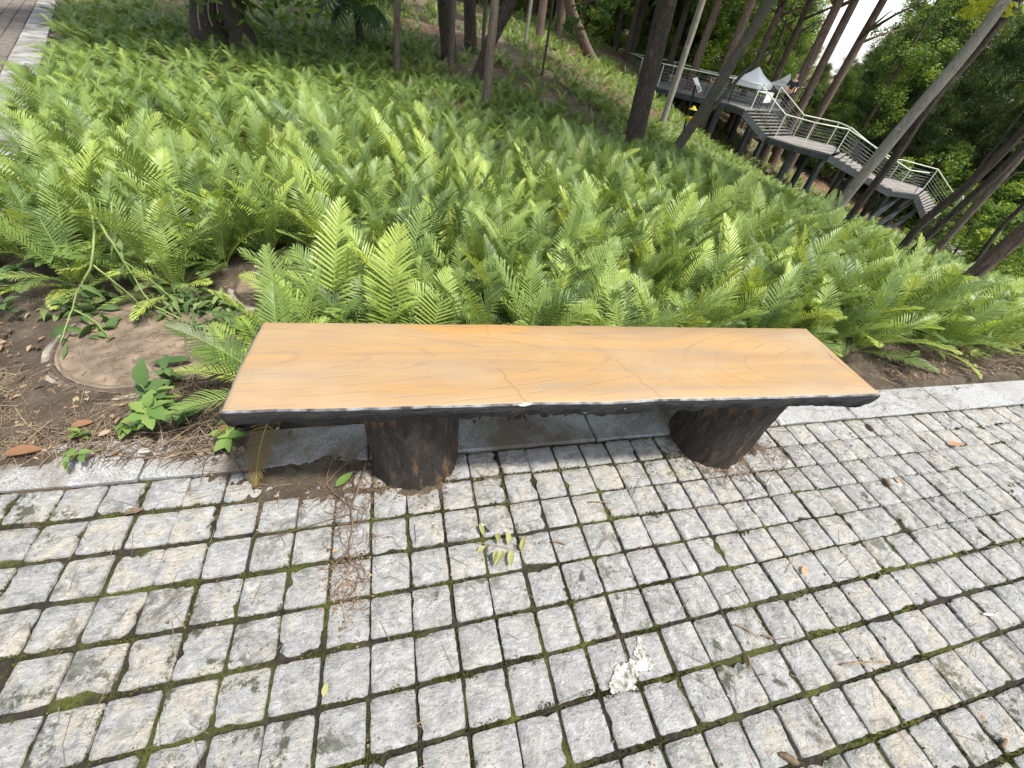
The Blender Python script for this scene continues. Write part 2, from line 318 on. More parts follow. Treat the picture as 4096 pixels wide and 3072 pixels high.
M['crown_b'] = leafmat('foliage_feathery', [(0.0, (0.045, 0.08, 0.03)), (0.55, (0.11, 0.17, 0.055)), (1.0, (0.21, 0.28, 0.08))], src='attr', trans=0.45)
M['fern_yl'] = leafmat('yellow_green_leaf', [(0.0, (0.30, 0.38, 0.04)), (1.0, (0.46, 0.50, 0.05))], src='attr', trans=0.45)  # leaves of a bright yellow-green colour
M['palm'] = leafmat('palm_leaf', [(0.0, (0.035, 0.085, 0.022)), (1.0, (0.07, 0.14, 0.035))], trans=0.2)
M['bark_dark'] = m_bark('bark_dark', [(0.022, 0.017, 0.012), (0.06, 0.046, 0.034), (0.13, 0.105, 0.08)], 14)
M['bark_brown'] = m_bark('bark_brown', [(0.06, 0.045, 0.033), (0.13, 0.10, 0.075), (0.22, 0.18, 0.14)], 18, 0.7)
M['bark_pale'] = m_bark('bark_pale', [(0.12, 0.11, 0.085), (0.24, 0.22, 0.175), (0.36, 0.335, 0.28)], 20, 0.5)
M['bark_moss'] = m_bark('bark_mossy', [(0.045, 0.04, 0.028), (0.10, 0.09, 0.065), (0.17, 0.155, 0.12)], 16, 0.7, 0.5)
M['bark_pine'] = m_bark('bark_pine', [(0.05, 0.036, 0.028), (0.125, 0.088, 0.066), (0.24, 0.185, 0.145)], 9, 1.0)
M['worn_lit'] = simple('worn_edge_highlight_paint', (0.17, 0.17, 0.175), 0.6, 0.0, 0.5, 30)  # worn edge paint, paler grey so the bevel's highlight is painted in
M['iron'] = simple('cast_iron_rusty', (0.19, 0.142, 0.10), 0.8, 0.0, 0.3, 12)
M['iron_hi'] = simple('cast_iron_relief', (0.165, 0.135, 0.10), 0.75, 0.0, 0.2, 40)
M['iron_rim'] = simple('cast_iron_rim', (0.095, 0.07, 0.055), 0.7, 0.0, 0.2, 30)
M['cement'] = simple('dusty_cement', (0.27, 0.245, 0.19), 0.95, 0.0, 0.4, 16); M['mortar'] = simple('pale_mortar', (0.42, 0.41, 0.39), 0.9)
M['steel'] = simple('dark_green_steel', (0.05, 0.062, 0.062), 0.55, 0.0, 0.2, 3)
M['deckboard'] = simple('deck_board', (0.22, 0.205, 0.19), 0.8, 0.0, 0.12, 2)
M['rail'] = simple('rail_paint', (0.66, 0.70, 0.58), 0.45, 0.0, 0.05, 4)
M['cable'] = simple('steel_cable', (0.30, 0.30, 0.29), 0.5, 0.2, 0.05, 4)
M['white'] = simple('white_cloth', (0.82, 0.82, 0.82), 0.7, 0.0, 0.03, 4)
M['greycloth'] = simple('grey_white_cloth', (0.62, 0.63, 0.60), 0.7, 0.0, 0.05, 4)
M['paint'] = simple('white_paint_splash', (0.40, 0.39, 0.345), 0.9, 0.0, 0.42, 90)
M['yellow'] = simple('yellow_plastic', (0.75, 0.55, 0.03), 0.4)
M['blackm'] = simple('black_metal', (0.02, 0.02, 0.022), 0.5)
M['cig_white'] = simple('cigarette_paper', (0.75, 0.74, 0.70), 0.8); M['cig_dark'] = simple('cigarette_dark_filter', (0.03, 0.035, 0.045), 0.6); M['cig_ash'] = simple('cigarette_burnt', (0.18, 0.08, 0.03), 0.9)
M['skin'] = simple('skin', (0.50, 0.32, 0.23), 0.6, 0, 0.05); M['hair'] = simple('dark_hair', (0.02, 0.016, 0.014), 0.5); M['blackcloth'] = simple('black_cloth', (0.02, 0.02, 0.024), 0.85)
M['cone'] = simple('bark_chip', (0.17, 0.12, 0.075), 0.95, 0, 0.3, 40)

# ------------------------------------------------------------------ terrain
CP = []
def cp(x, y, z): CP.append((x, y, z))
for x in (-14, -8, -4, -1, 1, 3, 5):
    for y in (-12, -5, 0.5): cp(x, y, 0)
for x, y in ((-2, 2), (0, 2), (2, 2), (-4, 5), (-1.5, 5), (1, 5), (2.6, 4.0), (3.2, 2.5), (-3, 8), (0, 8), (-6, 10), (-3, 11), (-9, 16), (-5, 15)): cp(x, y, 0)
for x, y, z in ((2.0, 8.2, -.08), (4.1, 2.3, -.16), (5.2, 2.0, -.55), (4.0, 4.4, -.36), (4.8, 5.4, -.62), (3.2, 9.4, -.25), (5.1, 14, -.15), (3.0, 15, 0.1), (0, 16, .2), (-8, 26, .35), (0, 28, .5), (6, 30, .35), (11, 33, .25), (14, 33, -.1), (8.4, 18, -.55), (5.3, 10.7, -.6),
              (7.7, 11.7, -1.0), (13.5, 24, -1.5), (17.4, 22.7, -3.35), (21.6, 21.1, -4.5), (24.9, 20.1, -5.2), (9.1, 11.9, -1.45), (10.7, 10.5, -1.9), (11.7, 9.4, -2.1), (12.8, 7.8, -2.35), (13.8, 6, -2.4), (7.5, 6.5, -.95), (7.8, 3.8, -.9),
              (27, 19, -5.9), (29, 18, -6.4), (34, 20, -7.2), (41, 20, -7.3), (37, 12, -6.4), (26, 11, -5), (18, 6, -3.4), (20, -2, -3.2), (12, -1, -1.2), (9, -3, -.3), (20, -12, -2.0), (35, -10, -5), (50, 30, -7.4), (60, 15, -7.4), (45, 45, -5), (30, 40, -3.4), (22, 34, -2), (20, 45, -.6), (8, 45, .8), (-10, 45, .9), (15, 70, .8), (40, 70, -2), (70, 50, -7), (-30, 30, .8), (-30, 0, .2), (80, 80, -4), (-20, 80, 1.5), (30, 110, 0), (90, 10, -8), (60, -30, -6)): cp(x, y, z)
CP = np.array(CP, float)
def _phi(r): return r * r * np.log(r + 1e-9)
def _tps():
    n = len(CP); D = np.hypot(CP[:, None, 0] - CP[None, :, 0], CP[:, None, 1] - CP[None, :, 1])
    A = np.zeros((n + 3, n + 3)); A[:n, :n] = _phi(D) + np.eye(n) * 0.6; A[:n, n] = 1; A[:n, n + 1:] = CP[:, :2]; A[n, :n] = 1; A[n + 1:, :n] = CP[:, :2].T
    return np.linalg.solve(A, np.r_[CP[:, 2], 0, 0, 0])
TPW = _tps()
def sstep(a, b, x): u = np.clip((x - a) / (b - a), 0, 1); return u * u * (3 - 2 * u)
def side_x(y): return -2.08 - (y - 2.7) * 0.4195          # right edge of the side path's kerb
def terr(x, y):
    x = np.asarray(x, float); y = np.asarray(y, float); sh = x.shape; X = x.ravel(); Y = y.ravel()
    z = np.zeros(len(X))
    for i in range(0, len(X), 20000):
        xs = X[i:i + 20000, None]; ys = Y[i:i + 20000, None]
        z[i:i + 20000] = _phi(np.hypot(xs - CP[:, 0], ys - CP[:, 1])) @ TPW[:-3] + TPW[-3] + (xs * TPW[-2] + ys * TPW[-1])[:, 0]
    near = (1 - sstep(2.7, 4.0, X)) * (1 - sstep(4.6, 7.5, Y)); path = (1 - sstep(6, 9, X)) * (1 - sstep(1.0, 2.0, Y))
    sp = (1 - sstep(-0.1, 1.5, X - side_x(Y))) * (1 - sstep(16, 26, Y))
    k = np.maximum(np.maximum(near, path), sp); z = z * (1 - k) + np.clip(z, -.02, .02) * k
    return z.reshape(sh)
def tz(x, y): return float(terr(np.array([x]), np.array([y]))[0])
def lines(segs):
    out = [segs[0][0]]
    for a, b, st in segs: n = max(1, int(round((b - a) / st))); out += list(np.linspace(a, b, n + 1)[1:])
    return np.array(out)
gx = lines([(-150, -40, 10), (-40, -12, 2.5), (-12, -3, .35), (-3, 5, .08), (5, 14, .35), (14, 45, 1.2), (45, 200, 10)])
gy = lines([(-90, -20, 10), (-20, -3, 2), (-3, .9, .4), (.9, 2.6, .06), (2.6, 9, .2), (9, 40, 1.0), (40, 220, 12)])
GX, GY = np.meshgrid(gx, gy); GZ = terr(GX, GY)
def kerb_y(x): return 0.957 - 0.025 * x                   # front edge of the main kerb
def fr(x, y, s, sd=0.0): return mnoise.noise((x * s, y * s, sd))
for j in range(GX.shape[0]):
    for i in range(GX.shape[1]):
        x, y = GX[j, i], GY[j, i]
        ky = kerb_y(x)
        if y < ky + 0.17 or x < side_x(y) + 0.05 and y < 25: GZ[j, i] -= 0.07
        elif y < 9 and -4 < x < 6: GZ[j, i] += 0.02 * fr(x, y, 5) + 0.012 * fr(x, y, 17, 3) + 0.012
        else: GZ[j, i] += 0.12 * fr(x, y, .6)
nx, ny = len(gx), len(gy); idx = np.arange(nx * ny).reshape(ny, nx)
F = np.stack([idx[:-1, :-1], idx[:-1, 1:], idx[1:, 1:], idx[1:, :-1]], -1).reshape(-1, 4)
ground = link('ground', mesh_np('ground', np.stack([GX, GY, GZ], -1).reshape(-1, 3), F, True), None, M['soil']); tag(ground, kind='structure')

# ------------------------------------------------------------------ paved path
PX, PY = 0.11376, 0.11624; OX, OY = -0.2527, 0.8320
xs = np.arange(-2.0, 4.6, 0.011); ys = np.arange(-0.75, 1.0, 0.011)
JX, JY = np.meshgrid(xs, ys); JZ = np.zeros_like(JX)
for j in range(JX.shape[0]):
    for i in range(JX.shape[1]):
        x, y = JX[j, i], JY[j, i]; JZ[j, i] = -0.009 + 0.006 * mnoise.noise((x * 7, y * 7, 1)) + 0.005 * mnoise.noise((x * 45, y * 45, 5))
n1, n2 = len(xs), len(ys); idx = np.arange(n1 * n2).reshape(n2, n1)
JZ = np.where(JY > kerb_y(JX) + 0.02, -0.05, JZ)
pv = np.concatenate([np.stack([JX, JY, JZ], -1).reshape(-1, 3), np.array([(-9, -6, -.03), (9, -6, -.03), (9, .97 - .2, -.03), (-9, 1.1, -.03), (-9, -6, -.3), (9, -6, -.3), (9, .77, -.3), (-9, 1.1, -.3)])])
n0 = n1 * n2
pf = [np.stack([idx[:-1, :-1], idx[:-1, 1:], idx[1:, 1:], idx[1:, :-1]], -1).reshape(-1, 4), np.array([[n0, n0 + 1, n0 + 2, n0 + 3], [n0 + 4, n0 + 7, n0 + 6, n0 + 5], [n0, n0 + 4, n0 + 5, n0 + 1]])]
pavement = link('pavement', mesh_np('pavement', pv, pf, True), None, M['joint']); tag(pavement, kind='structure')

def sett_geo(hx, hy, rg, chips, ns=8):
    out = []
    for s in range(4):
        for k in range(ns):
            u = -1 + 2 * k / ns
            out.append(((u, -1), (1, u), (-u, 1), (-1, -u))[s])
    P = []; n = len(out); ph = rg.random() * 50
    for i, (u, v) in enumerate(out):
        x, y = u * hx, v * hy; e = 0.0016 * mnoise.noise((i * 0.9, ph, 0)) + 0.0008 * rg.uniform(-1, 1)
        if abs(u) > .99: x += e * (1 if u > 0 else -1)
        if abs(v) > .99: y += e * (1 if v > 0 else -1)
        if abs(u) > .99 and abs(v) > .99: x *= 0.968; y *= 0.968
        P.append([x, y])
    for (ci, dep, wd) in chips:
        for k in range(-wd, wd + 1):
            i = (ci + k) % n; f = dep * rg.uniform(.25, 1.2) * (1 if abs(k) < wd else .5); x, y = P[i]; l = math.hypot(x, y); P[i] = [x - x / l * f, y - y / l * f]
    for (x, y) in P: pass
    V = []; tx, ty = rg.uniform(-.02, .02), rg.uniform(-.02, .02)
    for z, sc in ((-0.035, 1.0), (-0.0022, 1.0), (0.0, .972), (0.0006, .52)):
        for x, y in P:
            zz = z
            if z > -0.01: zz += tx * x + ty * y + 0.0022 * mnoise.noise((x * 30 + ph, y * 30, z * 9)) + (0.0014 * rg.uniform(-1, 1) if sc > .9 else 0.0012 * rg.uniform(-1, 1))
            V.append((x * sc, y * sc, zz))
    V.append((0, 0, 0.001 + 0.0015 * rg.uniform(-1, 1))); F4 = []; F3 = []
    for r in range(3):
        for i in range(n): j = (i + 1) % n; F4.append((r * n + i, r * n + j, (r + 1) * n + j, (r + 1) * n + i))
    for i in range(n): F3.append((3 * n + i, 3 * n + (i + 1) % n, 4 * n))
    return np.array(V), np.array(F4), np.array(F3)
def rand_chips(rg, p=0.55):
    c = []
    while rg.random() < p and len(c) < 3: c.append((rg.randrange(32), rg.uniform(.003, .016), rg.choice((0, 1, 2, 3)))); p *= .6
    return c
cand = []
for r in range(-2, 14):
    for c in range(-18, 44):
        rowy = OY - (r - .5) * PY
        x = OX + (c + .5) * PX + mnoise.noise((c * .7, r * 3.1, 0)) * .006
        sl = -0.025 * max(0.0, min(1.0, (5 - r) / 5.0)); y = rowy + sl * (x - 0.2) + 0.0009 * (r < 0)
        hx = PX / 2 - .0044; hy = PY / 2 - .0058
        top = kerb_y(x) - 0.008
        if y - hy > top - 0.02: continue
        if y + hy > top: ylo = y - hy; hy = (top - ylo) / 2; y = ylo + hy
        if hy < .018: continue
        u, v, zc = proj(x, y, 0)
        if not (zc > 0.05): continue
        area = (1640 / zc) ** 2 * abs(CAM_H / math.sqrt(x * x + y * y + CAM_H ** 2))
        inf = -140 < u < 4236 and v < 3250
        if not inf: continue
        full = 0 <= u <= 4096 and 0 <= v <= 3072
        cand.append((area if full else area * 0.3, x, y, hx, hy, r, c))
cand.sort(reverse=True); rest_v = []; rest_f4 = []; rest_f3 = []; base = 0
rg = random.Random(3)
for k, (a, x, y, hx, hy, r, c) in enumerate(cand):
    hx2 = hx * rg.uniform(.98, 1.025); hy2 = hy * rg.uniform(.975, 1.02)
    V, F4, F3 = sett_geo(hx2, hy2, rg, rand_chips(rg)); rot = rg.uniform(-.02, .02); cr, sr = math.cos(rot), math.sin(rot)
    V = np.stack([V[:, 0] * cr - V[:, 1] * sr, V[:, 0] * sr + V[:, 1] * cr, V[:, 2]], -1)
    loc = (x + rg.uniform(-.0015, .0015), y + rg.uniform(-.0015, .0015), rg.uniform(-.0025, .002))
    if k < 300:
        o = link('sett', mesh_np('sett', V, [F4, F3]), pavement, M['sett']); o.location = loc
    else:
        rest_v.append(V + loc); rest_f4.append(F4 + base); rest_f3.append(F3 + base); base += len(V)
if rest_v: tag(link('setts', mesh_np('setts', np.concatenate(rest_v), [np.concatenate(rest_f4), np.concatenate(rest_f3)]), pavement, M['sett']), kind='stuff')

# moss standing in the joints
def scatter_mesh(name, base_V, base_F, xf, rndv, m, parent=None):
    """instances of one small shape baked into one mesh; xf (n,3,4)"""
    nb = len(base_V); Vh = np.c_[base_V, np.ones(nb)]; V = np.einsum('nij,kj->nki', xf, Vh).reshape(-1, 3)
    F = (np.asarray(base_F)[None] + (np.arange(len(xf)) * nb)[:, None, None]).reshape(-1, np.asarray(base_F).shape[1])
    return link(name, mesh_np(name, V, F, attrs={'rnd': np.repeat(rndv, nb)}), parent, m)
def xforms(loc, rz, sc, tilt=None, taz=None, szmul=None):
    n = len(loc); X = np.zeros((n, 3, 4)); c, s = np.cos(rz), np.sin(rz); sz = sc if szmul is None else sc * szmul
    Rz = np.zeros((n, 3, 3)); Rz[:, 0, 0] = c * sc; Rz[:, 0, 1] = -s * sc; Rz[:, 1, 0] = s * sc; Rz[:, 1, 1] = c * sc; Rz[:, 2, 2] = sz
    if tilt is not None:
        ax = np.stack([np.cos(taz), np.sin(taz), np.zeros(n)], -1); K = np.zeros((n, 3, 3))
        K[:, 0, 1] = -ax[:, 2]; K[:, 0, 2] = ax[:, 1]; K[:, 1, 0] = ax[:, 2]; K[:, 1, 2] = -ax[:, 0]; K[:, 2, 0] = -ax[:, 1]; K[:, 2, 1] = ax[:, 0]
        Rt = np.eye(3)[None] + np.sin(tilt)[:, None, None] * K + (1 - np.cos(tilt))[:, None, None] * (K @ K); Rz = Rt @ Rz
    X[:, :, :3] = Rz; X[:, :, 3] = loc; return X
tv = np.array([(-.5, 0, 0), (.5, 0, 0), (0, .15, 1), (0, -.5, 0), (0, .5, 0), (.15, 0, .9)]) * .006; tf = np.array([(0, 1, 2), (3, 4, 5)])
ml = []
for _ in range(60000):
    if len(ml) > 11000: break
    x = rnd.uniform(-1.3, 3.6); y = rnd.uniform(-.3, .95)
    cx_ = (x - OX) / PX; fx = abs(cx_ - round(cx_)) * PX; ry = (OY + PY * .5 - y + (-.025 * max(0, min(1, ((y - .25) / .58))) * (x - .2))) / PY; fy = abs(ry - .5 - round(ry - .5)) * PY
    if min(fx, fy) > .010: continue
    if mnoise.noise((x * 2.6, y * 2.6, 9)) + .5 * mnoise.noise((x * 9, y * 9, 2)) < -.05 + (0.12 if x < 0 else 0): continue
    ml.append((x, y, -.008 + rnd.uniform(0, .003)))
n_low = len(ml)
for _ in range(110):
    x = rnd.uniform(-1.0, 3.2) if rnd.random() < .55 else rnd.gauss(.15, .4); y = rnd.uniform(-.25, .85) if rnd.random() < .55 else rnd.gauss(.25, .2)
    alongx = rnd.random() < .7; ln_ = rnd.uniform(.015, .06); wd_ = rnd.uniform(.005, .013)
    if alongx: y = OY + PY * .5 - (round((OY + PY * .5 - y) / PY - .5) + .5) * PY - .025 * max(0, min(1, ((y - .25) / .58))) * (x - .2)
    else: x = OX + round((x - OX) / PX) * PX
    sd_ = rnd.choice((-1, 1)) * wd_ * .7; ph = rnd.random() * 50
    for k in range(int(26000 * ln_ * wd_ * 6)):
        u_ = rnd.uniform(-1, 1); edge_ = (1 - u_ * u_) ** .5 * (.75 + .7 * mnoise.noise((u_ * 3 + ph, ph, 0))); w_ = wd_ * edge_ * rnd.uniform(-1, 1) + sd_ * (1 - abs(u_))
        ml.append((x + (u_ * ln_ if alongx else w_), y + (w_ if alongx else u_ * ln_), -.0035 + rnd.uniform(0, .003)))
ml = np.array(ml); n = len(ml)
tag(scatter_mesh('moss', tv, tf, xforms(ml, nrng.uniform(0, 6.3, n), nrng.uniform(.7, 1.6, n), None, None, np.where(np.arange(n) < n_low, 1.0, .55)), nrng.random(n), M['mosstuft']), 'short green moss growing in the joints between paving setts', 'moss', kind='stuff')

# kerb stones: main path
def slab(name, x0, x1, fy, w, z0, z1, m, parent, rg, ang=0.0):
    ns = 9; V = []; F4 = []
    P = []
    for k in range(ns): P.append((x0 + (x1 - x0) * k / (ns - 1), 0))
    for k in range(ns): P.append((x1 - (x1 - x0) * k / (ns - 1), w))
    n = len(P); me = MB()
    for z, ins in ((z0, 0), (z1 - .006, 0), (z1, .006)):
        for k, (x, t) in enumerate(P):
            xx = x + (ins if x < (x0 + x1) / 2 else -ins); tt = t + (ins if t < w / 2 else -ins)
            if ins == 0: tt += rg.uniform(-.0025, .0025)
            me.v.append((xx, fy(xx) + tt, z + rg.uniform(-.001, .001) * (z > z0)))
    for r in range(2):
        for i in range(n): j = (i + 1) % n; me.f.append((r * n + i, r * n + j, (r + 1) * n + j, (r + 1) * n + i))
    for k in range(ns - 1): me.f.append((2 * n + k, 2 * n + k + 1, 2 * n + n - 2 - k, 2 * n + n - 1 - k))
    return me.build(name, m, parent)
kb = link('kerb', bpy.data.meshes.new('kerb'), None); tag(kb, kind='structure')
_b = MB(); _b.quadbox([(-9, kerb_y(-9) + .02, -.2), (9, kerb_y(9) + .02, -.2), (9, kerb_y(9) + .15, -.2), (-9, kerb_y(-9) + .15, -.2), (-9, kerb_y(-9) + .02, -.02), (9, kerb_y(9) + .02, -.02), (9, kerb_y(9) + .15, -.02), (-9, kerb_y(-9) + .15, -.02)])
kb.data.from_pydata(_b.v, [], _b.f); kb.data.materials.append(M['joint'])
kx = [-5.2, -4.1, -3.0, -1.9, -.86, -.15, .74, 1.66, 2.12, 2.75, 3.7, 4.7, 5.7]
for a, b in zip(kx[:-1], kx[1:]):
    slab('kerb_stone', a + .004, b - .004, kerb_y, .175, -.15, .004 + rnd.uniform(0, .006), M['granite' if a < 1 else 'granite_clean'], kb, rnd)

# side path on the left, running away up the slope
sd = Vector((-0.4195, 1, 0)).normalized(); sn = Vector((-sd.y, sd.x, 0))          # sn points to the left of travel
S0 = Vector((side_x(2.0), 2.0, 0))
def spt(t, w, z=0.0): p = S0 + sd * t + sn * w; return (p.x, p.y, z)
sp = MB(); sp.quadbox([spt(-8, .3, -.3), spt(26, .3, -.3), spt(26, 7, -.3), spt(-8, 7, -.3), spt(-8, .3, -.012), spt(26, .3, -.012), spt(26, 7, -.012), spt(-8, 7, -.012)])
side_path = sp.build('side_path', M['joint']); tag(side_path, kind='structure')
for k in range(-2, 28):
    b = MB(); t0 = k * .8 + .006; t1 = t0 + .788; j = rnd.uniform(-.004, .004)
    b.quadbox([spt(t0, 0, -.2), spt(t1, 0, -.2), spt(t1, .3, -.2), spt(t0, .3, -.2), spt(t0, 0, .02 + j), spt(t1, 0, .02 + j), spt(t1, .3, .012 + j), spt(t0, .3, .012 + j)])
    b.build('kerb_stone', M['granite'], side_path)
rg = random.Random(5); cnt = 0; sv = []; s4 = []; s3 = []; base = 0
for w in range(0, 24):
    for k in range(0, 180):
        wid = .18; dep = .105; p = S0 + sd * (1.5 + k * dep) + sn * (.32 + wid * (w + .5))
        u, v, zc = proj(p.x, p.y, 0)
        if not (zc > .1) or u < -40 or v < -40 or u > 700: continue
        V, F4, F3 = sett_geo(wid / 2 - .008, dep / 2 - .008, rg, rand_chips(rg, .3), 3) if False else sett_geo(wid / 2 - .007, dep / 2 - .006, rg, rand_chips(rg, .3))
        a = math.atan2(sn.y, sn.x); ca, sa = math.cos(a), math.sin(a); V = np.stack([V[:, 0] * ca - V[:, 1] * sa, V[:, 0] * sa + V[:, 1] * ca, V[:, 2]], -1)
        o = link('sett', mesh_np('sett', V, [F4, F3]), side_path, M['sett_brown_shaded']); o.location = (p.x, p.y, rg.uniform(-.004, .004)); cnt += 1

# ------------------------------------------------------------------ bench
BZ = 0.46
bc = Vector((0.570, 0.923, 0)); bang = math.atan2(0.664 - 0.805, 1.569 + 0.424)
bench = empty('bench', (bc.x, bc.y, 0), bang); tag(bench, 'long orange faux-wood bench slab with black edges on two log legs', 'bench')
HX, HY0, HY1 = 1.0, -0.186, 0.188
def seat_outline():
    P = []; n = 170
    for k in range(n + 1):                      # front edge, left to right
        u = k / n; x = -HX + 2 * HX * u; y = HY0 + .006 * mnoise.noise((u * 9, 0, 3)) + .0025 * mnoise.noise((u * 40, 2, 3))
        P.append((x, y))
    for k in range(1, 13):
        u = k / 12; P.append((HX - .004 + .003 * mnoise.noise((u * 5, 8, 1)), HY0 + (HY1 - HY0) * u))
    for k in range(1, n + 1):
        u = 1 - k / n; P.append((-HX + 2 * HX * u, HY1 + .004 * mnoise.noise((u * 10, 5, 7))))
    for k in range(1, 12):
        u = 1 - k / 12; P.append((-HX + .004 * mnoise.noise((u * 4, 3, 1)) - .004 * math.sin(u * 3.1), HY0 + (HY1 - HY0) * u))
    return P
SO = seat_outline(); ns = len(SO)
top = MB(); NXg = 70
# top sheet with a slight unevenness: rings from outline to the long centre line
rings = [(1.0, BZ - .0015), (.985, BZ), (.7, BZ), (.35, BZ), (0.0, BZ)]
for s, z in rings:
    for (x, y) in SO:
        xs_ = x if s == 1 else x * (1 - (1 - s) * .03); cy_ = (HY0 + HY1) / 2
        if abs(x) > HX - .02 and s < 1: xs_ = x * (1 - (1 - s) * .03)
        top.v.append((xs_, cy_ + (y - cy_) * s, z + .0015 * mnoise.noise((x * 4, y * s * 9, 1)) * (s < 1)))
for r in range(len(rings) - 1):
    for i in range(ns): j = (i + 1) % ns; top.f.append((r * ns + i, r * ns + j, (r + 1) * ns + j, (r + 1) * ns + i))
seat = top.build('seat_top', M['top'], bench, True)
edge = MB(); TH = .058
prof = [(0.0, BZ - .0015, 0), (.0060, BZ - .0050, .22), (.0085, BZ - .014, .8), (.008, BZ - .026, 1.2), (.003, BZ - .040, 1.6), (-.003, BZ - .055, 1.8), (-.012, BZ - .068, 1.9), (-.03, BZ - .077, 1.4), (-.065, BZ - .080, .4), (-.12, BZ - .080, 0)]
for off, z, nz in prof:
    for i, (x, y) in enumerate(SO):
        a, b = SO[i - 1], SO[(i + 1) % ns]; d = Vector((b[0] - a[0], b[1] - a[1])); d.normalize(); nrm = Vector((d.y, -d.x))
        e = off + nz * (.004 * mnoise.noise((x * 14, y * 30, z * 60)) + .0038 * mnoise.noise((x * 38, y * 45, z * 120)) + .002 * mnoise.noise((x * 80, y * 90, z * 200))); zz = z + nz * (.006 * mnoise.noise((x * 6, y * 6, 4)) + .003 * mnoise.noise((x * 23, y * 9, 8)))
        edge.v.append((x + nrm.x * e, y + nrm.y * e, zz))
m_ = len(prof)
for r in range(m_ - 1):
    for i in range(ns): j = (i + 1) % ns; edge.f.append((r * ns + j, r * ns + i, (r + 1) * ns + i, (r + 1) * ns + j))
edge.f.append(tuple((m_ - 1) * ns + i for i in range(ns)))
so = edge.build('seat_edge', M['black'], bench, True); so.data.materials.append(M['worn_lit'])
for i_ in range(ns): so.data.polygons[i_].material_index = 1  # top bevel ring takes the painted highlight line
# chipped paint patches where pale mortar shows on the front edge
for (u, du, dz, z) in ((-.43, .020, .012, .447), (-.245, .028, .008, .4545), (-.755, .006, .004, .44), (-.30, .006, .004, .436), (.05, .012, .005, .44), (.07, .004, .003, .43)):
    c = MB(); n = 11; yb = HY0 - .0062
    c.v.append((u, yb - .003, z))
    for k in range(n):
        a = 2 * math.pi * k / n; r = rnd.uniform(.55, 1.1); c.v.append((u + du * r * math.cos(a), yb + .004, z + dz * r * math.sin(a)))
    for k in range(n): c.f.append((0, 1 + k, 1 + (k + 1) % n))
    c.build('paint_chip', M['mortar'], so)
# hairline cracks across the top
def crack(pts):
    c = MB(); w = .00035
    for i in range(len(pts) - 1):
        (x0, y0), (x1, y1) = pts[i], pts[i + 1]; d = Vector((x1 - x0, y1 - y0)).normalized(); nx_, ny_ = -d.y * w, d.x * w
        z = BZ + .0022; b = len(c.v); c.v += [(x0 - nx_, y0 - ny_, z), (x1 - nx_, y1 - ny_, z), (x1 + nx_, y1 + ny_, z), (x0 + nx_, y0 + ny_, z)]; c.f.append((b, b + 1, b + 2, b + 3))
    c.build('crack', M['cone'], seat)
def jag(x0, y0, x1, y1, n): return [(x0 + (x1 - x0) * k / n + (rnd.uniform(-.006, .006) if 0 < k < n else 0), y0 + (y1 - y0) * k / n) for k in range(n + 1)]
crack(jag(-.235, -.183, -.30, -.04, 9)); crack(jag(.185, -.183, .10, .0, 10)); crack(jag(-.31, .186, -.31, .12, 5))
def leg(cx_, cy_):
    V = []; F4 = []; n = 64; nz = 26; h = BZ - .078
    for j in range(nz + 1):
        z = h * j / nz
        for k in range(n):
            a = 2 * math.pi * k / n
            r = .150 + .010 * (z / h) + (.007 * (1 - z / h) ** 6)
            r += .0055 * mnoise.noise((math.cos(a) * 6, math.sin(a) * 6, z * 4 + cx_)) + .009 * mnoise.noise((math.cos(a) * 11, math.sin(a) * 11, z * 6)) - .006 * max(0, mnoise.noise((math.cos(a) * 21, math.sin(a) * 21, z * 5))) + .0022 * mnoise.noise((math.cos(a) * 40, math.sin(a) * 40, z * 30))
            V.append((r * math.cos(a), r * math.sin(a), z - .004))
    for j in range(nz):
        for k in range(n): k2 = (k + 1) % n; F4.append((j * n + k, j * n + k2, (j + 1) * n + k2, (j + 1) * n + k))
    o = link('leg', mesh_np('leg', V, [F4], True), bench, M['leg']); o.location = (cx_, cy_, 0); return o
def tobench(x, y): d = Vector((x - bc.x, y - bc.y, 0)); d.rotate(Matrix.Rotation(-bang, 3, 'Z')); return d.x, d.y
leg(*tobench(0.012, .965)); leg(*tobench(1.235, .885))

# ------------------------------------------------------------------ manhole covers
def disc(mb, c, r, z0, z1, n=64, r1=None):
    r1 = r if r1 is None else r1
    b = len(mb.v); mb.v += [(c[0] + r * math.cos(2 * math.pi * k / n), c[1] + r * math.sin(2 * math.pi * k / n), z0) for k in range(n)] + [(c[0] + r1 * math.cos(2 * math.pi * k / n), c[1] + r1 * math.sin(2 * math.pi * k / n), z1) for k in range(n)]
    mb.f.append(tuple(b + n + k for k in range(n)))
    for k in range(n): j = (k + 1) % n; mb.f.append((b + k, b + j, b + n + j, b + n + k))
def ring(mb, c, r0, r1, z0, z1, n=64, ex=1.0, ey=1.0, rot=0.0):
    b = len(mb.v)
    for r, z in ((r0, z0), (r0, z1), (r1, z1), (r1, z0)):
        for k in range(n):
            a = 2 * math.pi * k / n; x, y = r * ex * math.cos(a), r * ey * math.sin(a); mb.v.append((c[0] + x * math.cos(rot) - y * math.sin(rot), c[1] + x * math.sin(rot) + y * math.cos(rot), z))
    for q in range(3):
        for k in range(n): j = (k + 1) % n; mb.f.append((b + q * n + k, b + (q + 1) * n + k, b + (q + 1) * n + j, b + q * n + j))
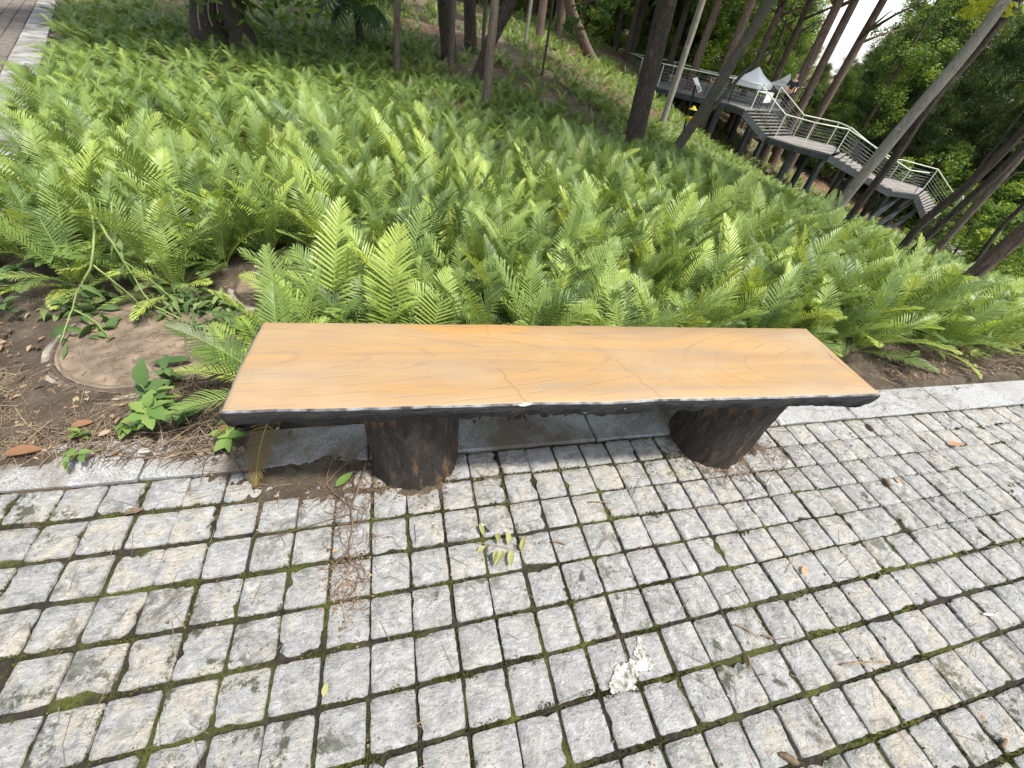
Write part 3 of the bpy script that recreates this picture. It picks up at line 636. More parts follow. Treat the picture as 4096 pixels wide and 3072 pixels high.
def cover(loc, R, rot, label, emblem=True):
    e = empty('manhole_cover', loc, rot); tag(e, label, 'manhole cover')
    b = MB(); ring(b, (0, 0), R + .045, R + .012, -.06, .001, 72)
    for i, p in enumerate(b.v):
        k = 1 + .045 * mnoise.noise((p[0] * 9, p[1] * 9, 2)); b.v[i] = (p[0] * k, p[1] * k, p[2] + .006 * mnoise.noise((p[0] * 20, p[1] * 20, 5)))
    b.build('cement_collar', M['cement'], e, True)
    b = MB(); ring(b, (0, 0), R + .013, R + .0045, -.05, .014, 72); b.build('frame_ring', M['iron_rim'], e, True)
    b = MB(); disc(b, (0, 0), R, -.04, .011); b.build('cover_plate', M['iron'], e)
    for r0, r1 in ((R * .975, R * .955), (R * .79, R * .775), (R * .752, R * .738)):
        b = MB(); ring(b, (0, 0), r0, r1, .009, .0135, 72); b.build('raised_ring', M['iron_hi'], e, True)
    cr = MB(); a_, w_ = .0175, .0034
    for dx, dy in ((a_, w_), (w_, a_)): cr.box((0, 0, .0125), (dx * 2, dy * 2, .0045 + (.0004 if dx > dy else 0)))
    me = None
    for i in range(-5, 6):
        for j in range(-5, 6):
            x, y = (i + .5 * (j % 2)) * .066, j * .056
            if math.hypot(x, y) > R * .68 or math.hypot(x / 1.15, y) < .075: continue
            if me is None: o = cr.build('cross_stud', M['iron_hi'], e); me = o.data
            else: o = link('cross_stud', me, e)
            o.location = (x, y, 0); o.rotation_euler = (0, 0, rnd.uniform(-.05, .05))
    for k in range(40):      # short ribs on the outer band
        a = 2 * math.pi * k / 40
        if k % 3 == 2: continue
        b = MB(); b.bar((R * .83 * math.cos(a), R * .83 * math.sin(a), .0115), (R * .90 * math.cos(a + .04), R * .90 * math.sin(a + .04), .0115), .005, .0035); b.build('rim_rib', M['iron_hi'], e)
    if emblem:
        b = MB(); ring(b, (0, 0), .060, .054, .009, .0135, 48, 1.0, .92); b.build('emblem_ring', M['iron_hi'], e, True)
        b = MB(); z = .0125; k = .032        # cast character for rain water
        for (x0, y0, x1, y1) in ((-.8, 1, .8, 1), (-1, .5, -1, -1), (-1, .5, 1, .5), (1, .5, 1, -1), (0, 1, 0, -1), (-.6, .15, -.3, 0), (-.6, -.35, -.3, -.5), (.3, .15, .6, 0), (.3, -.35, .6, -.5)):
            b.bar((x0 * k, y0 * k, z), (x1 * k, y1 * k, z + .0002 * rnd.random()), .0045, .004)
        b.build('emblem_character', M['iron_hi'], e)
    b = MB(); b.box((R * .55, -R * .93, .013), (.05, .03, .006)); b.build('lift_lug', M['iron'], e)
    return e
cover((-1.035, 1.735, .012), .335, R_(-18.7), 'round rusty cast iron manhole cover with cross studs lying in the dirt')
cover((-.62, 2.16, .012), .20, .4, 'smaller rusty manhole cover half buried under wilted weeds and fern fronds', False)

# ------------------------------------------------------------------ soil washed over the kerb
dxs = np.arange(-1.75, 4.0, .010); dys = np.arange(.72, 1.26, .010); DX, DY = np.meshgrid(dxs, dys); DZm = np.zeros_like(DX)
blobs = [(-.33, .93, .26, .13, 1.0), (-.75, 1.06, .30, .055, 1.0), (-1.25, 1.10, .5, .06, 1.05), (-1.05, 1.03, .14, .05, .75), (-.6, .96, .10, .05, .55), (.0, .82, .16, .04, .6), (1.42, .80, .12, .06, .62), (2.15, 1.0, .28, .07, .75), (1.6, .98, .08, .07, .6), (2.9, 1.03, .5, .04, .6), (.6, 1.10, 1.0, .06, .95), (.45, 1.03, .35, .05, .62), (-.45, .84, .12, .04, .5)]  # washed soil; the mid-kerb blob under the seat also paints in bench shade
for j in range(DX.shape[0]):
    for i in range(DX.shape[1]):
        x, y = DX[j, i], DY[j, i]; v = 0.0
        for (bx, by, sx, sy, h) in blobs: v = max(v, h * math.exp(-((x - bx) / sx) ** 2 - ((y - by) / sy) ** 2))
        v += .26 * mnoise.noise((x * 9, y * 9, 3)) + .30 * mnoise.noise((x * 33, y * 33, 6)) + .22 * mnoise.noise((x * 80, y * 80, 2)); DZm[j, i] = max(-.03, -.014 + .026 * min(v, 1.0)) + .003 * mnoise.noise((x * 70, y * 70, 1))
n1, n2 = len(dxs), len(dys); idx = np.arange(n1 * n2).reshape(n2, n1)
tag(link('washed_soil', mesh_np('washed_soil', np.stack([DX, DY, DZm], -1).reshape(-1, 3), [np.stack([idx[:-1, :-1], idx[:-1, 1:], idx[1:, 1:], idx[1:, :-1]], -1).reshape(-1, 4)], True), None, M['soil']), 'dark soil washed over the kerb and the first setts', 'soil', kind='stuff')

# ------------------------------------------------------------------ leaves, weeds and litter
def leaf_geo(L, W, n=6, fold=.25, curl=.3, serr=0.0, tipw=1.0):
    """leaf along +X with a folded midrib"""
    V = []; F = []
    for i in range(n + 1):
        u = i / n; w = W * .5 * (math.sin(math.pi * min(1, u ** .85)) ** .8) * (1 + (serr * (1 if i % 2 else -1)))
        if i == 0: w = W * .03
        if i == n: w = 0.0004
        z = -curl * L * u * u; V += [(L * u, -w, z + fold * w), (L * u, 0, z), (L * u, w, z + fold * w)]
    for i in range(n):
        b = i * 3; F += [(b, b + 3, b + 4, b + 1), (b + 1, b + 4, b + 5, b + 2)]
    return V, F
LEAF = {}
def leafmesh(key, L, W, **kw):
    if key not in LEAF: V, F_ = leaf_geo(L, W, **kw); LEAF[key] = mesh_np(key, np.array(V), np.array(F_), True)
    return LEAF[key]
def put(name, me, parent, loc, rot, s=1.0, m=None):
    if m is not None:
        if len(me.materials) == 0: me.materials.append(m)
        elif me.materials[0] != m: me = me.copy(); me.materials.clear(); me.materials.append(m)
    o = link(name, me, parent); o.location = loc; o.rotation_euler = rot; o.scale = (s, s, s); return o

def weed(loc, leaves, label, height, m, rz=0.0, lean=(0, 0), name='weed', Lk=.07, Wk=.03, group=None):
    """small broadleaf plant: stem + leaves (az, height share, pitch, scale)"""
    e = empty(name, loc, rz); tag(e, label, 'weed', group)
    st = MB(); n = 5; pts = [Vector((lean[0] * (k / n) ** 1.5, lean[1] * (k / n) ** 1.5, height * k / n)) for k in range(n + 1)]; st.tube(pts, [.0025 - .0012 * k / n for k in range(n + 1)], 5); st.build('stem', M['stem'], e, True)
    for (az, hs, pit, sc) in leaves:
        k = hs * n; i = min(n - 1, int(k)); p = pts[i].lerp(pts[i + 1], k - i)
        put('leaf', leafmesh('wleaf%d' % (int(az * 10) % 3) + m.name, Lk, Wk * (1 + .15 * (int(az * 10) % 3)), n=8, fold=.28, curl=.22 + .1 * (int(az * 10) % 3), serr=.1), e, p, (rnd.uniform(-.5, .5), -pit + rnd.uniform(-.2, .2), az), sc * .72, m)
    return e
# broadleaf seedlings between the kerb and the manhole
q = onz(600, 1760, .03); weed((q.x + .02, q.y + .05, .02), [(2.6, .75, .5, 1.25), (1.7, .8, .9, 1.0), (.4, .9, .5, 1.0), (-.6, .95, .15, 1.5), (-1.3, .8, .3, 1.2), (3.6, .7, .2, 1.3), (1.1, 1., 1.1, .9), (2.1, .5, .3, 1.1), (-2.4, .6, .1, 1.0)], 'bright green broadleaf weed with large oval leaves beside the manhole cover', .12, M['leaf_weed'], Lk=.085, Wk=.042)
q = onz(615, 1700, .0); weed((q.x, q.y + .06, .015), [(1.2, .9, 1.1, 1.8), (2.2, .5, .5, 1.5), (-.6, .6, .35, 1.7), (-1.7, .55, -.3, 2.1), (.4, .8, .4, 1.3), (-2.5, .4, -.2, 1.2)], 'dark green weed with long pointed leaves drooping over the granite kerb', .13, M['leaf_dark'], Lk=.08, Wk=.038)
q = onz(430, 1810, .0); weed((q.x, q.y, .01), [(2.8, .9, .2, .6), (3.7, .8, .1, .55), (-2.0, .9, .0, .7), (-1.2, .7, .1, .75), (1.9, .9, .3, .5), (4.4, .95, -.2, .8), (.2, .8, .3, .5)], 'small trailing weed with rounded leaves hanging over the kerb edge', .06, M['leaf_weed'], lean=(-.05, -.06), Lk=.07, Wk=.045)
q = onz(930, 1840, .0); weed((q.x, q.y + .05, .005), [(2.9, .95, .2, 1.0), (1.4, .95, .8, .7), (-.4, 1., .5, .8), (-1.5, .9, -.2, 1.0), (4.0, .8, .0, 1.0), (-2.6, .7, .1, .9), (.5, .7, .2, .8)], 'young weed with glossy green leaves growing at the left end of the bench', .07, M['leaf_weed'], Lk=.075, Wk=.028)
q = onz(100, 1490, .0); weed((q.x - .1, q.y - .15, .01), [(2.9, .95, .2, .7), (1.4, .95, .8, .5), (-.4, 1., .5, .6), (-1.5, .9, -.1, .6), (4.0, .8, .0, .7)], 'tiny green seedling in bare dirt left of the manhole cover', .05, M['leaf_weed'], Lk=.06, Wk=.03)
q = onz(3625, 1490, 0); weed((q.x, q.y + .04, .01), [(.3, .95, .9, 1.0), (2.4, .9, .6, .8), (-1.0, .8, .3, .9), (1.3, .6, .5, .8), (3.6, .7, .1, .9)], 'lone weed with rounded leaves in the dirt at the right end of the bench', .08, M['leaf_weed'], Lk=.08, Wk=.045)
q = onz(215, 1040, .1); weed((q.x, q.y + .02, .0), [(-.5, .9, .1, 1.8), (.1, .95, .3, 1.6), (-1.2, .8, .0, 2.1), (2.2, .9, .4, 1.6), (3.0, .8, .1, 1.8), (4.0, .7, .0, 1.7), (1.2, .95, .7, 1.5), (-2.0, .6, -.1, 1.5)], 'leafy weed with long lance-shaped leaves under the ferns behind the dirt', .2, M['leaf_weed'], Lk=.1, Wk=.03)
for i, (px, py) in enumerate(((60, 1300), (40, 1200), (280, 1290), (20, 1180), (110, 1150))):
    q = onz(px, py, 0); weed((q.x, q.y + .03, .0), [(rnd.uniform(0, 6.3), rnd.uniform(.5, 1), rnd.uniform(.1, .7), rnd.uniform(.6, 1.0)) for _ in range(9)], 'low green weed sprouting in the dirt under the fern edge', .1, M['leaf_dark'], Lk=.08, Wk=.035, group='low weeds at the fern edge')

rg = random.Random(61)
for (px, py, m_, h_, k_, lab) in ((700, 1580, 'leaf_dark', .10, 1.1, 'dark leafy weed wedged between the manhole cover and the bench'), (520, 1770, 'leaf_weed', .07, .7, 'creeping light green weed at the back edge of the kerb'), (760, 1740, 'leaf_dark', .11, 1.0, 'shaded weed with pointed leaves beside the bench end'), (680, 1690, 'leaf_weed', .14, .9, 'tall pale green seedling among the broadleaf weeds'), (330, 1790, 'leaf_weed', .04, .5, 'tiny weed with paired leaves on the kerb stone')):
    q = onz(px, py, 0); weed((q.x, q.y + .03, .01), [(rg.uniform(0, 6.3), rg.uniform(.3, 1), rg.uniform(-.2, .9), k_ * rg.uniform(.5, 1.2)) for _ in range(11)], lab, h_, M[m_], Lk=.075, Wk=.03)
# the pulled-up branching weed wilting over the manhole cover
def tubepath(pts, r0, r1, name, m, parent, n=7):
    b = MB(); k = len(pts); b.tube(pts, [r0 + (r1 - r0) * i / (k - 1) for i in range(k)], n); return b.build(name, m, parent, True)
def chaikin(P, it=2):
    P = [Vector(p) for p in P]
    for _ in range(it):
        Q = [P[0]]
        for a, b in zip(P[:-1], P[1:]): Q += [a.lerp(b, .25), a.lerp(b, .75)]
        P = Q + [P[-1]]
    return P
pw = empty('pulled_weed', (-1.0, 1.9, 0)); tag(pw, 'uprooted branching weed with pale stems and wilted leaves draped over the manhole cover', 'uprooted weed')
def W(px, py, z): q = onz(px, py, z); return q - Vector((-1.0, 1.9, 0))
wst = [([W(355, 812, .42), W(380, 900, .37), W(370, 1060, .26), W(310, 1160, .17), W(290, 1240, .1), W(240, 1370, .05)], .0058, .0022),
       ([W(370, 1060, .26), W(450, 1120, .21), W(540, 1200, .11), W(570, 1235, .06), W(530, 1290, .04)], .004, .0018),
       ([W(375, 850, .40), W(440, 960, .33), W(500, 1045, .24), W(560, 1150, .13), W(610, 1225, .06), W(700, 1285, .04)], .0058, .0022),
       ([W(500, 1045, .24), W(590, 1110, .16), W(660, 1170, .09), W(720, 1230, .05)], .004, .0018),
       ([W(290, 1240, .1), W(360, 1270, .08), W(400, 1310, .06), W(440, 1350, .035)], .004, .002),
       ([W(450, 815, .40), W(445, 900, .34), W(450, 1000, .24), W(440, 1100, .12)], .0042, .002),
       ([W(620, 1225, .07), W(690, 1260, .05), W(760, 1290, .04), W(830, 1310, .035)], .004, .002)]
wl = []
for pts, a, b in wst:
    P = [p + Vector((.006 * mnoise.noise((p.x * 30, p.y * 30, 1)), .006 * mnoise.noise((p.x * 30, p.y * 30, 5)), .006 * mnoise.noise((p.x * 30, p.z * 30, 9)))) for p in chaikin(pts, 2)]; tubepath(P, a, b, 'stem', M['stem'], pw); wl.append(P)
def crumple(L, Wd, rg):
    V, Fq = leaf_geo(L, Wd, 7, rg.uniform(.5, 1.6), rg.uniform(-.5, .9)); ph = rg.random() * 30
    return [(x + .25 * L * mnoise.noise((x * 20 + ph, y * 20, 1)), y + .3 * Wd * mnoise.noise((x * 30, ph, y * 30)), z + .35 * Wd * mnoise.noise((x * 25, y * 25, ph))) for x, y, z in V], Fq
def crumpled(parent, loc, rg, L, Wd, m, name='wilted_leaf', rot=None):
    V, Fq = crumple(L, Wd, rg); me = mesh_np(name, np.array(V), np.array(Fq), True, attrs={'rnd': np.full(len(V), rg.random())}); o = link(name, me, parent, m); o.location = loc
    o.rotation_euler = rot or (rg.uniform(-.6, .6), rg.uniform(-.2, .7), rg.uniform(0, 6.3)); return o
rg = random.Random(21)
for P in wl:
    for k in range(7):
        i = rg.randrange(len(P) // 3, len(P)); p = P[i]; crumpled(pw, p + Vector((rg.uniform(-.02, .02), rg.uniform(-.02, .02), -.012)), rg, rg.uniform(.04, .09), rg.uniform(.018, .035), M['leaf_wilt'], rot=(rg.uniform(-.8, .8), rg.uniform(.2, 1.4), rg.uniform(0, 6.3)))
for k in range(130):      # heap of withered leaves behind the cover
    u = rg.random(); q = onz(640 + 270 * u + rg.gauss(0, 40), 1130 + 160 * u + rg.gauss(0, 30), .03) - Vector((-1.0, 1.9, 0)); q.z = rg.uniform(.022, .085)
    crumpled(pw, q, rg, rg.uniform(.05, .11), rg.uniform(.012, .03), M['leaf_wilt'])
for k in range(40):
    q = onz(rg.uniform(180, 440), 1230 + rg.gauss(0, 70), .03) - Vector((-1.0, 1.9, 0)); q.z = rg.uniform(.02, .04); crumpled(pw, q, rg, rg.uniform(.05, .1), rg.uniform(.02, .04), M['leaf_wilt'])
# two big dark leaves lying on the cover edge
for i, (px, py, az, L, lab) in enumerate(((770, 1450, 3.2, .14, 'long dark green fallen leaf lying across the manhole cover'), (600, 1640, 1.75, .16, 'broad green fallen leaf leaning on the dirt below the manhole cover'))):
    q = onz(px, py, .03); o = put('fallen_leaf', leafmesh('bigleaf%d' % i, L, .05, n=9, fold=.2, curl=.12, serr=.03), None, (q.x, q.y, .045), (.1, -.12, az), 1, M['leaf_dark']); tag(o, lab, 'leaf')
# heap of dry stems between cover and bench end
def needles(name, spots, m, Lr, wr, zoff, label, cat):
    V0 = np.array([(-.5, -.5, 0), (.5, -.5, 0), (.5, .5, 0), (-.5, .5, 0), (0, 0, .7)], float); F0 = np.array([(0, 1, 4), (1, 2, 4), (2, 3, 4), (3, 0, 4)])
    n = len(spots); X = np.zeros((n, 3, 4)); L = nrng.uniform(*Lr, n); w = nrng.uniform(*wr, n); a = nrng.uniform(0, 6.3, n); ti = nrng.normal(0, .06, n)
    X[:, 0, 0] = np.cos(a) * L; X[:, 1, 0] = np.sin(a) * L; X[:, 2, 0] = ti * L; X[:, 0, 1] = -np.sin(a) * w; X[:, 1, 1] = np.cos(a) * w; X[:, 2, 2] = w
    X[:, :, 3] = spots; X[:, 2, 3] += np.abs(ti) * L * .5 + zoff
    o = scatter_mesh(name, V0, F0, X, nrng.random(n), m); tag(o, label, cat, kind='stuff'); return o
sp_ = []
def spot(px, py, sx, sy, n, z=.001):
    for _ in range(n): q = onz(px + rnd.gauss(0, sx), py + rnd.gauss(0, sy), 0); sp_.append((q.x, q.y, z))
for _ in range(420): sp_.append((rnd.uniform(-1.0, 3.4), rnd.uniform(-.25, .93), .004))
for _ in range(320): x = rnd.uniform(.9, 3.4); sp_.append((x, rnd.uniform(.2, .93), .004))
spot(2540 * 1, 1900, 60, 30, 25); spot(3000, 1820, 110, 55, 170); spot(3560, 1600, 230, 35, 300, .012); spot(2950, 1890, 80, 25, 60); spot(2000, 1860, 50, 60, 40); spot(1480, 1900, 60, 50, 60); spot(3900, 1560, 150, 30, 60)
needles('pine_needles', np.array(sp_), M['needle'], (.015, .09), (.0008, .0018), 0.0, 'scattered dry brown pine needles lying on the paving', 'needles')
sp_ = []
for _ in range(1500): q = onz(rnd.uniform(-100, 1000), rnd.uniform(1480, 1850), 0); sp_.append((q.x, q.y, .012))
for _ in range(500): q = onz(rnd.gauss(800, 90), rnd.gauss(1620, 120), 0); sp_.append((q.x, q.y, rnd.uniform(.012, .05)))
for _ in range(900): sp_.append((rnd.uniform(1.5, 4.2), 1.12 + abs(rnd.gauss(0, .1)), .015))
needles('dry_stems', np.array(sp_), M['needle'], (.02, .14), (.001, .0028), 0.0, 'tangle of dry stems and needles strewn over the bare dirt', 'needles')
# leaf litter
V0, F0 = leaf_geo(1, .5, 3, .3, .25); V0 = np.array(V0)
L_ = []
for _ in range(420): q = onz(rnd.uniform(-100, 1000), rnd.uniform(1150, 1850), 0); L_.append((q.x, q.y, .018))
for _ in range(260): L_.append((rnd.uniform(1.5, 4.4), 1.1 + abs(rnd.gauss(0, .1)), .02))
for _ in range(500): L_.append((rnd.uniform(-1.6, 4), rnd.uniform(1.1, 2.2), .016))
n = len(L_); L_ = np.array(L_); tag(scatter_mesh('leaf_litter', V0, F0, xforms(L_, nrng.uniform(0, 6.3, n), nrng.uniform(.012, .042, n), nrng.normal(0, .35, n), nrng.uniform(0, 6.3, n)), nrng.random(n), M['litter']), 'brown dead leaf litter on the dirt between the kerb and the ferns', 'leaf litter', kind='stuff')
# crumbs of soil and grit
V0 = np.array([(-.5, -.4, 0), (.5, -.3, 0), (.1, .5, 0), (0, 0, .6)]); F0 = np.array([(0, 1, 3), (1, 2, 3), (2, 0, 3)])
L_ = [(rnd.uniform(-1.2, 3.5), rnd.uniform(-.3, .95), .001) for _ in range(1500)]
for _ in range(1200): q = onz(rnd.gauss(1330, 190), rnd.gauss(1900, 60), 0); L_.append((q.x, q.y, .001))
for _ in range(700): q = onz(rnd.gauss(1390, 50), rnd.gauss(2330, 90), 0); L_.append((q.x, q.y, .001))
for _ in range(500): q = onz(rnd.gauss(3020, 120), rnd.gauss(1850, 60), 0); L_.append((q.x, q.y, .001))
for cx_, cy_ in ((.012, .965), (1.235, .885)):
    for _ in range(700): a_ = rnd.random() * 6.3; q_ = .158 + abs(rnd.gauss(0, .018)); L_.append((cx_ + q_ * math.cos(a_), cy_ + q_ * math.sin(a_), .0015))
for _ in range(1300): q = onz(rnd.uniform(-100, 1000), rnd.uniform(1300, 1850), 0); L_.append((q.x, q.y, .014))
n = len(L_); tag(scatter_mesh('grit', V0, F0, xforms(np.array(L_), nrng.uniform(0, 6.3, n), nrng.gamma(2, .0016, n) + .0012), nrng.random(n), M['litter']), 'dark crumbs of soil and grit on the paving', 'grit', kind='stuff')

# single things on the paving
def butt(loc, az, parts, label):
    e = empty('cigarette_butt', loc, az); tag(e, label, 'cigarette butt'); x = 0
    for nm, ln, m in parts:
        b = MB(); b.tube([(x, 0, .004), (x + ln * .5, 0, .004), (x + ln - .0003, 0, .004)], [.0039, .004, .0038], 10); b.build(nm, m, e, True); x += ln
q = onz(1945, 2112); butt((q.x - .02, q.y + .02, .003), -.95, (('burnt_tip', .008, M['cig_ash']), ('paper', .012, M['cig_white']), ('filter', .026, M['cig_dark'])), 'burnt cigarette butt with a dark filter lying near the faded leaf sprig')
q = onz(3937, 2455); butt((q.x - .015, q.y, .003), -.25, (('paper', .032, M['cig_white']),), 'plain white cigarette butt on the paving')
def blob(name, cpx, shape, z, th, m, label, cat):
    P = [onz(x, y, 0) for x, y in shape]; c = sum(P, Vector()) / len(P); b = MB(); n = len(P) * 3; Q = chaikin(P + [P[0]], 2)[:-1]; n = len(Q)
    b.v += [(p.x - c.x, p.y - c.y, z) for p in Q] + [((p.x - c.x) * .93, (p.y - c.y) * .93, z + th + rnd.uniform(-.0008, .0008)) for p in Q] + [(0, 0, z + th)]
    for i in range(n): j = (i + 1) % n; b.f.append((i, j, n + j, n + i)); b.f.append((n + i, n + j, 2 * n))
    o = b.build(name, m, None, True); o.location = (c.x, c.y, 0); tag(o, label, cat); return o
ps = MB(); Wp = [(2452, 2700), (2475, 2672), (2535, 2655), (2560, 2625), (2545, 2600), (2552, 2575), (2575, 2565), (2572, 2600), (2588, 2625), (2582, 2665), (2545, 2690), (2530, 2735), (2535, 2760), (2500, 2748), (2450, 2752)]
P = [onz(x, y) for x, y in Wp]; c = sum(P, Vector()) / len(P); Q = chaikin(P + [P[0]], 1)[:-1]; Q = [Vector((p.x + .004 * mnoise.noise((p.x * 90, p.y * 90, 1)), p.y + .004 * mnoise.noise((p.x * 90, p.y * 90, 7)), 0)) for p in Q]
sm = MB(); cl = [(2470, 2725), (2500, 2730), (2520, 2705), (2480, 2695), (2540, 2690), (2525, 2675), (2560, 2665), (2575, 2640), (2570, 2615), (2562, 2590), (2565, 2572), (2455, 2745), (2520, 2745), (2490, 2668), (2585, 2650)]
for k, (px, py) in enumerate(cl * 3):
    pc = onz(px + rnd.gauss(0, 7), py + rnd.gauss(0, 7)) - c; r0_ = rnd.uniform(.008, .017) if k < 30 else rnd.uniform(.002, .004); nn_ = 19; bz = len(sm.v); h_ = .0040 + .0008 * rnd.random(); ph = rnd.random() * 40
    for z_, k_ in ((-.002, 1.0), (h_ - .0003, .98), (h_, .86)):
        for i in range(nn_): a_ = 6.2832 * i / nn_; q_ = r0_ * k_ * (1 + .8 * mnoise.noise((math.cos(a_) * 2.6 + ph, math.sin(a_) * 2.2, 0))); sm.v.append((pc.x + q_ * math.cos(a_), pc.y + q_ * math.sin(a_), z_ + .0006 * rnd.uniform(-1, 1) * (z_ > 0)))
    for r_ in range(2):
        for i in range(nn_): j = (i + 1) % nn_; sm.f.append((bz + r_ * nn_ + i, bz + r_ * nn_ + j, bz + (r_ + 1) * nn_ + j, bz + (r_ + 1) * nn_ + i))
    sm.f.append(tuple(bz + 2 * nn_ + i for i in range(nn_)))
o = sm.build('paint_splash', M['paint'], None); o.location = (c.x, c.y, 0); tag(o, 'crooked splash of dried white paint on the paving setts', 'paint splash')
# faded leaf sprig
q = onz(2010, 2200); sp0 = empty('leaf_sprig', (q.x, q.y, .004), 0); tag(sp0, 'faded yellow-green sprig of leaves lying on the paving', 'leaf sprig')
stem_pts = [onz(1900, 2175) - q, onz(2000, 2190) - q, onz(2090, 2215) - q]
tubepath([Vector((p.x, p.y, .006)) for p in chaikin(stem_pts, 1)], .0012, .0008, 'stem', M['twig'], sp0, 5)
for (px, py, az, s) in ((1935, 2150, 1.8, .8), (1940, 2190, 3.7, .8), (1990, 2185, 1.4, .9), (2030, 2185, 1.35, 1.0), (1985, 2210, 4.3, 1.0), (2010, 2215, 4.1, 1.1), (2040, 2215, 4.6, 1.0), (2080, 2205, .9, .8)):
    p = onz(px, py) - q; crumpled(sp0, (p.x, p.y, .009), rnd, .046 * s, .020 * s, M['leaf_sprig'], 'leaf', (rnd.uniform(-.3, .3), rnd.uniform(-.1, .2), az))
def dead_leaf(px, py, L, az, label, z=.006, m=None):
    p = onz(px, py); o = put('dead_leaf', leafmesh('dead%d' % (int(px) % 4), 1, .48, n=6, fold=.3, curl=[.2, -.15, .3, .1][int(px) % 4]), None, (p.x, p.y, z), (rnd.uniform(-.2, .2), rnd.uniform(-.15, .05), az), L, m or M['leaf_brown']); tag(o, label, 'leaf')
dead_leaf(3785, 1780, .07, -.3, 'large orange-brown dead leaf on the paving right of the bench'); dead_leaf(2885, 1868, .035, .2, 'small tan dead leaf at the foot of the bench leg'); dead_leaf(3590, 1935, .045, .9, 'curled yellow dead leaf beside a short twig')
dead_leaf(3205, 2295, .035, .5, 'small pinkish dead leaf on a sett'); dead_leaf(1295, 2790, .03, 1.4, 'pale yellow leaf fragment in a paving joint', m=M['leaf_sprig']); dead_leaf(1330, 2210, .02, .3, 'tiny red-brown leaf scrap near the dead root'); dead_leaf(1345, 1960, .07, .6, 'fresh green leaf fallen beside the left bench leg', .02, M['leaf_weed'])
dead_leaf(40, 1840, .09, .2, 'long curled pale brown dead leaf at the kerb edge', .03); dead_leaf(20, 1420, .05, 2.2, 'pinkish brown dead leaf on the dirt', .025); dead_leaf(300, 1725, .06, .3, 'crumpled cream dead leaf on the dirt in front of the manhole cover', .025); dead_leaf(560, 1825, .045, .3, 'bleached white torn leaf on the kerb', .02, M['paint'])
dead_leaf(330, 1350, .07, .2, 'crumpled grey-white dead leaf on the manhole cover', .035)
for i, (a, b, w, lab) in enumerate((((3355, 2662), (3545, 2652), .003, 'straight pale twig lying across the setts'), ((3085, 2560), (3045, 2545), .004, 'short stubby twig with a pale broken end'), ((2985, 2625), (2998, 2680), .003, 'short brown twig in a mossy joint'), ((2935, 2500), (3005, 2535), .0025, 'thin dark twig near needles'), ((3998, 2990), (4015, 2960), .005, 'curved grey twig on the outer setts'), ((2350, 2012), (2440, 2018), .002, 'thin black twig crossing a joint'), ((2205, 2170), (2262, 2182), .003, 'little brown twig on a sett'))):
    p0, p1 = onz(*a), onz(*b); p0.z = p1.z = .008; mid = p0.lerp(p1, .5) + Vector((.002, .003, .003)); o = tubepath([p - p0 for p in chaikin([p0, mid, p1], 1)], w, w * .7, 'twig', M['twig'], None, 6); o.location = p0; tag(o, lab, 'twig')
for (px, py, az, lab) in ((3475, 1715, 1.5, 'rough brown bark chip standing on the paving'), (3540, 1935, 1.3, 'small brown bark chip by a yellow leaf'), (540, 2050, .2, 'dark broken clod on a paving joint'), (3150, 3035, 2.5, 'brown bark chip at a sett corner')):
    p = onz(px, py); b = MB(); n = 6
    for k in range(n + 1): pass
    b.tube([Vector((-.02, 0, .008)), Vector((-.008, .002, .011)), Vector((.008, -.001, .010)), Vector((.022, .002, .007))], [.005, .009, .0085, .004], 8, True, .5); o = b.build('bark_chip', M['cone'], None); o.location = p; o.rotation_euler = (0, 0, az); tag(o, lab, 'bark chip')
# dead root mat in front of the left leg
q0 = onz(1400, 2150); rt_ = empty('dead_root', (q0.x, q0.y, 0)); tag(rt_, 'tangled dead brown root snaking over the paving below the left bench leg', 'dead root')
def rp(px, py, z=.008): p = onz(px, py) - q0; return Vector((p.x, p.y, z))
for pts, a in (([rp(1470, 1870, .03), rp(1440, 1960, .02), rp(1400, 2040), rp(1415, 2110), rp(1395, 2180), rp(1400, 2260)], .004), ([rp(1410, 2060), rp(1330, 2080), rp(1200, 2120), rp(1080, 2160)], .002), ([rp(950, 1860, .02), rp(985, 1930, .01), rp(1080, 1950), rp(1180, 1940), rp(1290, 1930)], .003), ([rp(1340, 1850, .03), rp(1300, 1940, .015), rp(1350, 1990), rp(1420, 2040)], .003), ([rp(1490, 1800, .05), rp(1420, 1850, .03), rp(1350, 1900, .02), rp(1290, 1960)], .003)):
    tubepath(chaikin(pts, 2), a, a * .5, 'root_strand', M['root'], rt_, 6)
rg = random.Random(9); fin = MB()
for k in range(150):
    c_ = rg.choice(((1390, 2280, 50, 90), (1270, 1960, 110, 40), (1420, 2080, 60, 60))); p = rp(c_[0] + rg.gauss(0, c_[2]), c_[1] + rg.gauss(0, c_[3]), rg.uniform(.003, .02)); a = rg.uniform(0, 6.3); P = [p]
    for _ in range(4): a += rg.uniform(-.8, .8); p = p + Vector((math.cos(a), math.sin(a), rg.uniform(-.2, .2))) * rg.uniform(.008, .02); p.z = max(.003, p.z); P.append(p)
    fin.tube(P, [.0011, .001, .0009, .0008, .0005], 4, False)
fin.build('root_hairs', M['root'], rt_)['kind'] = 'stuff'

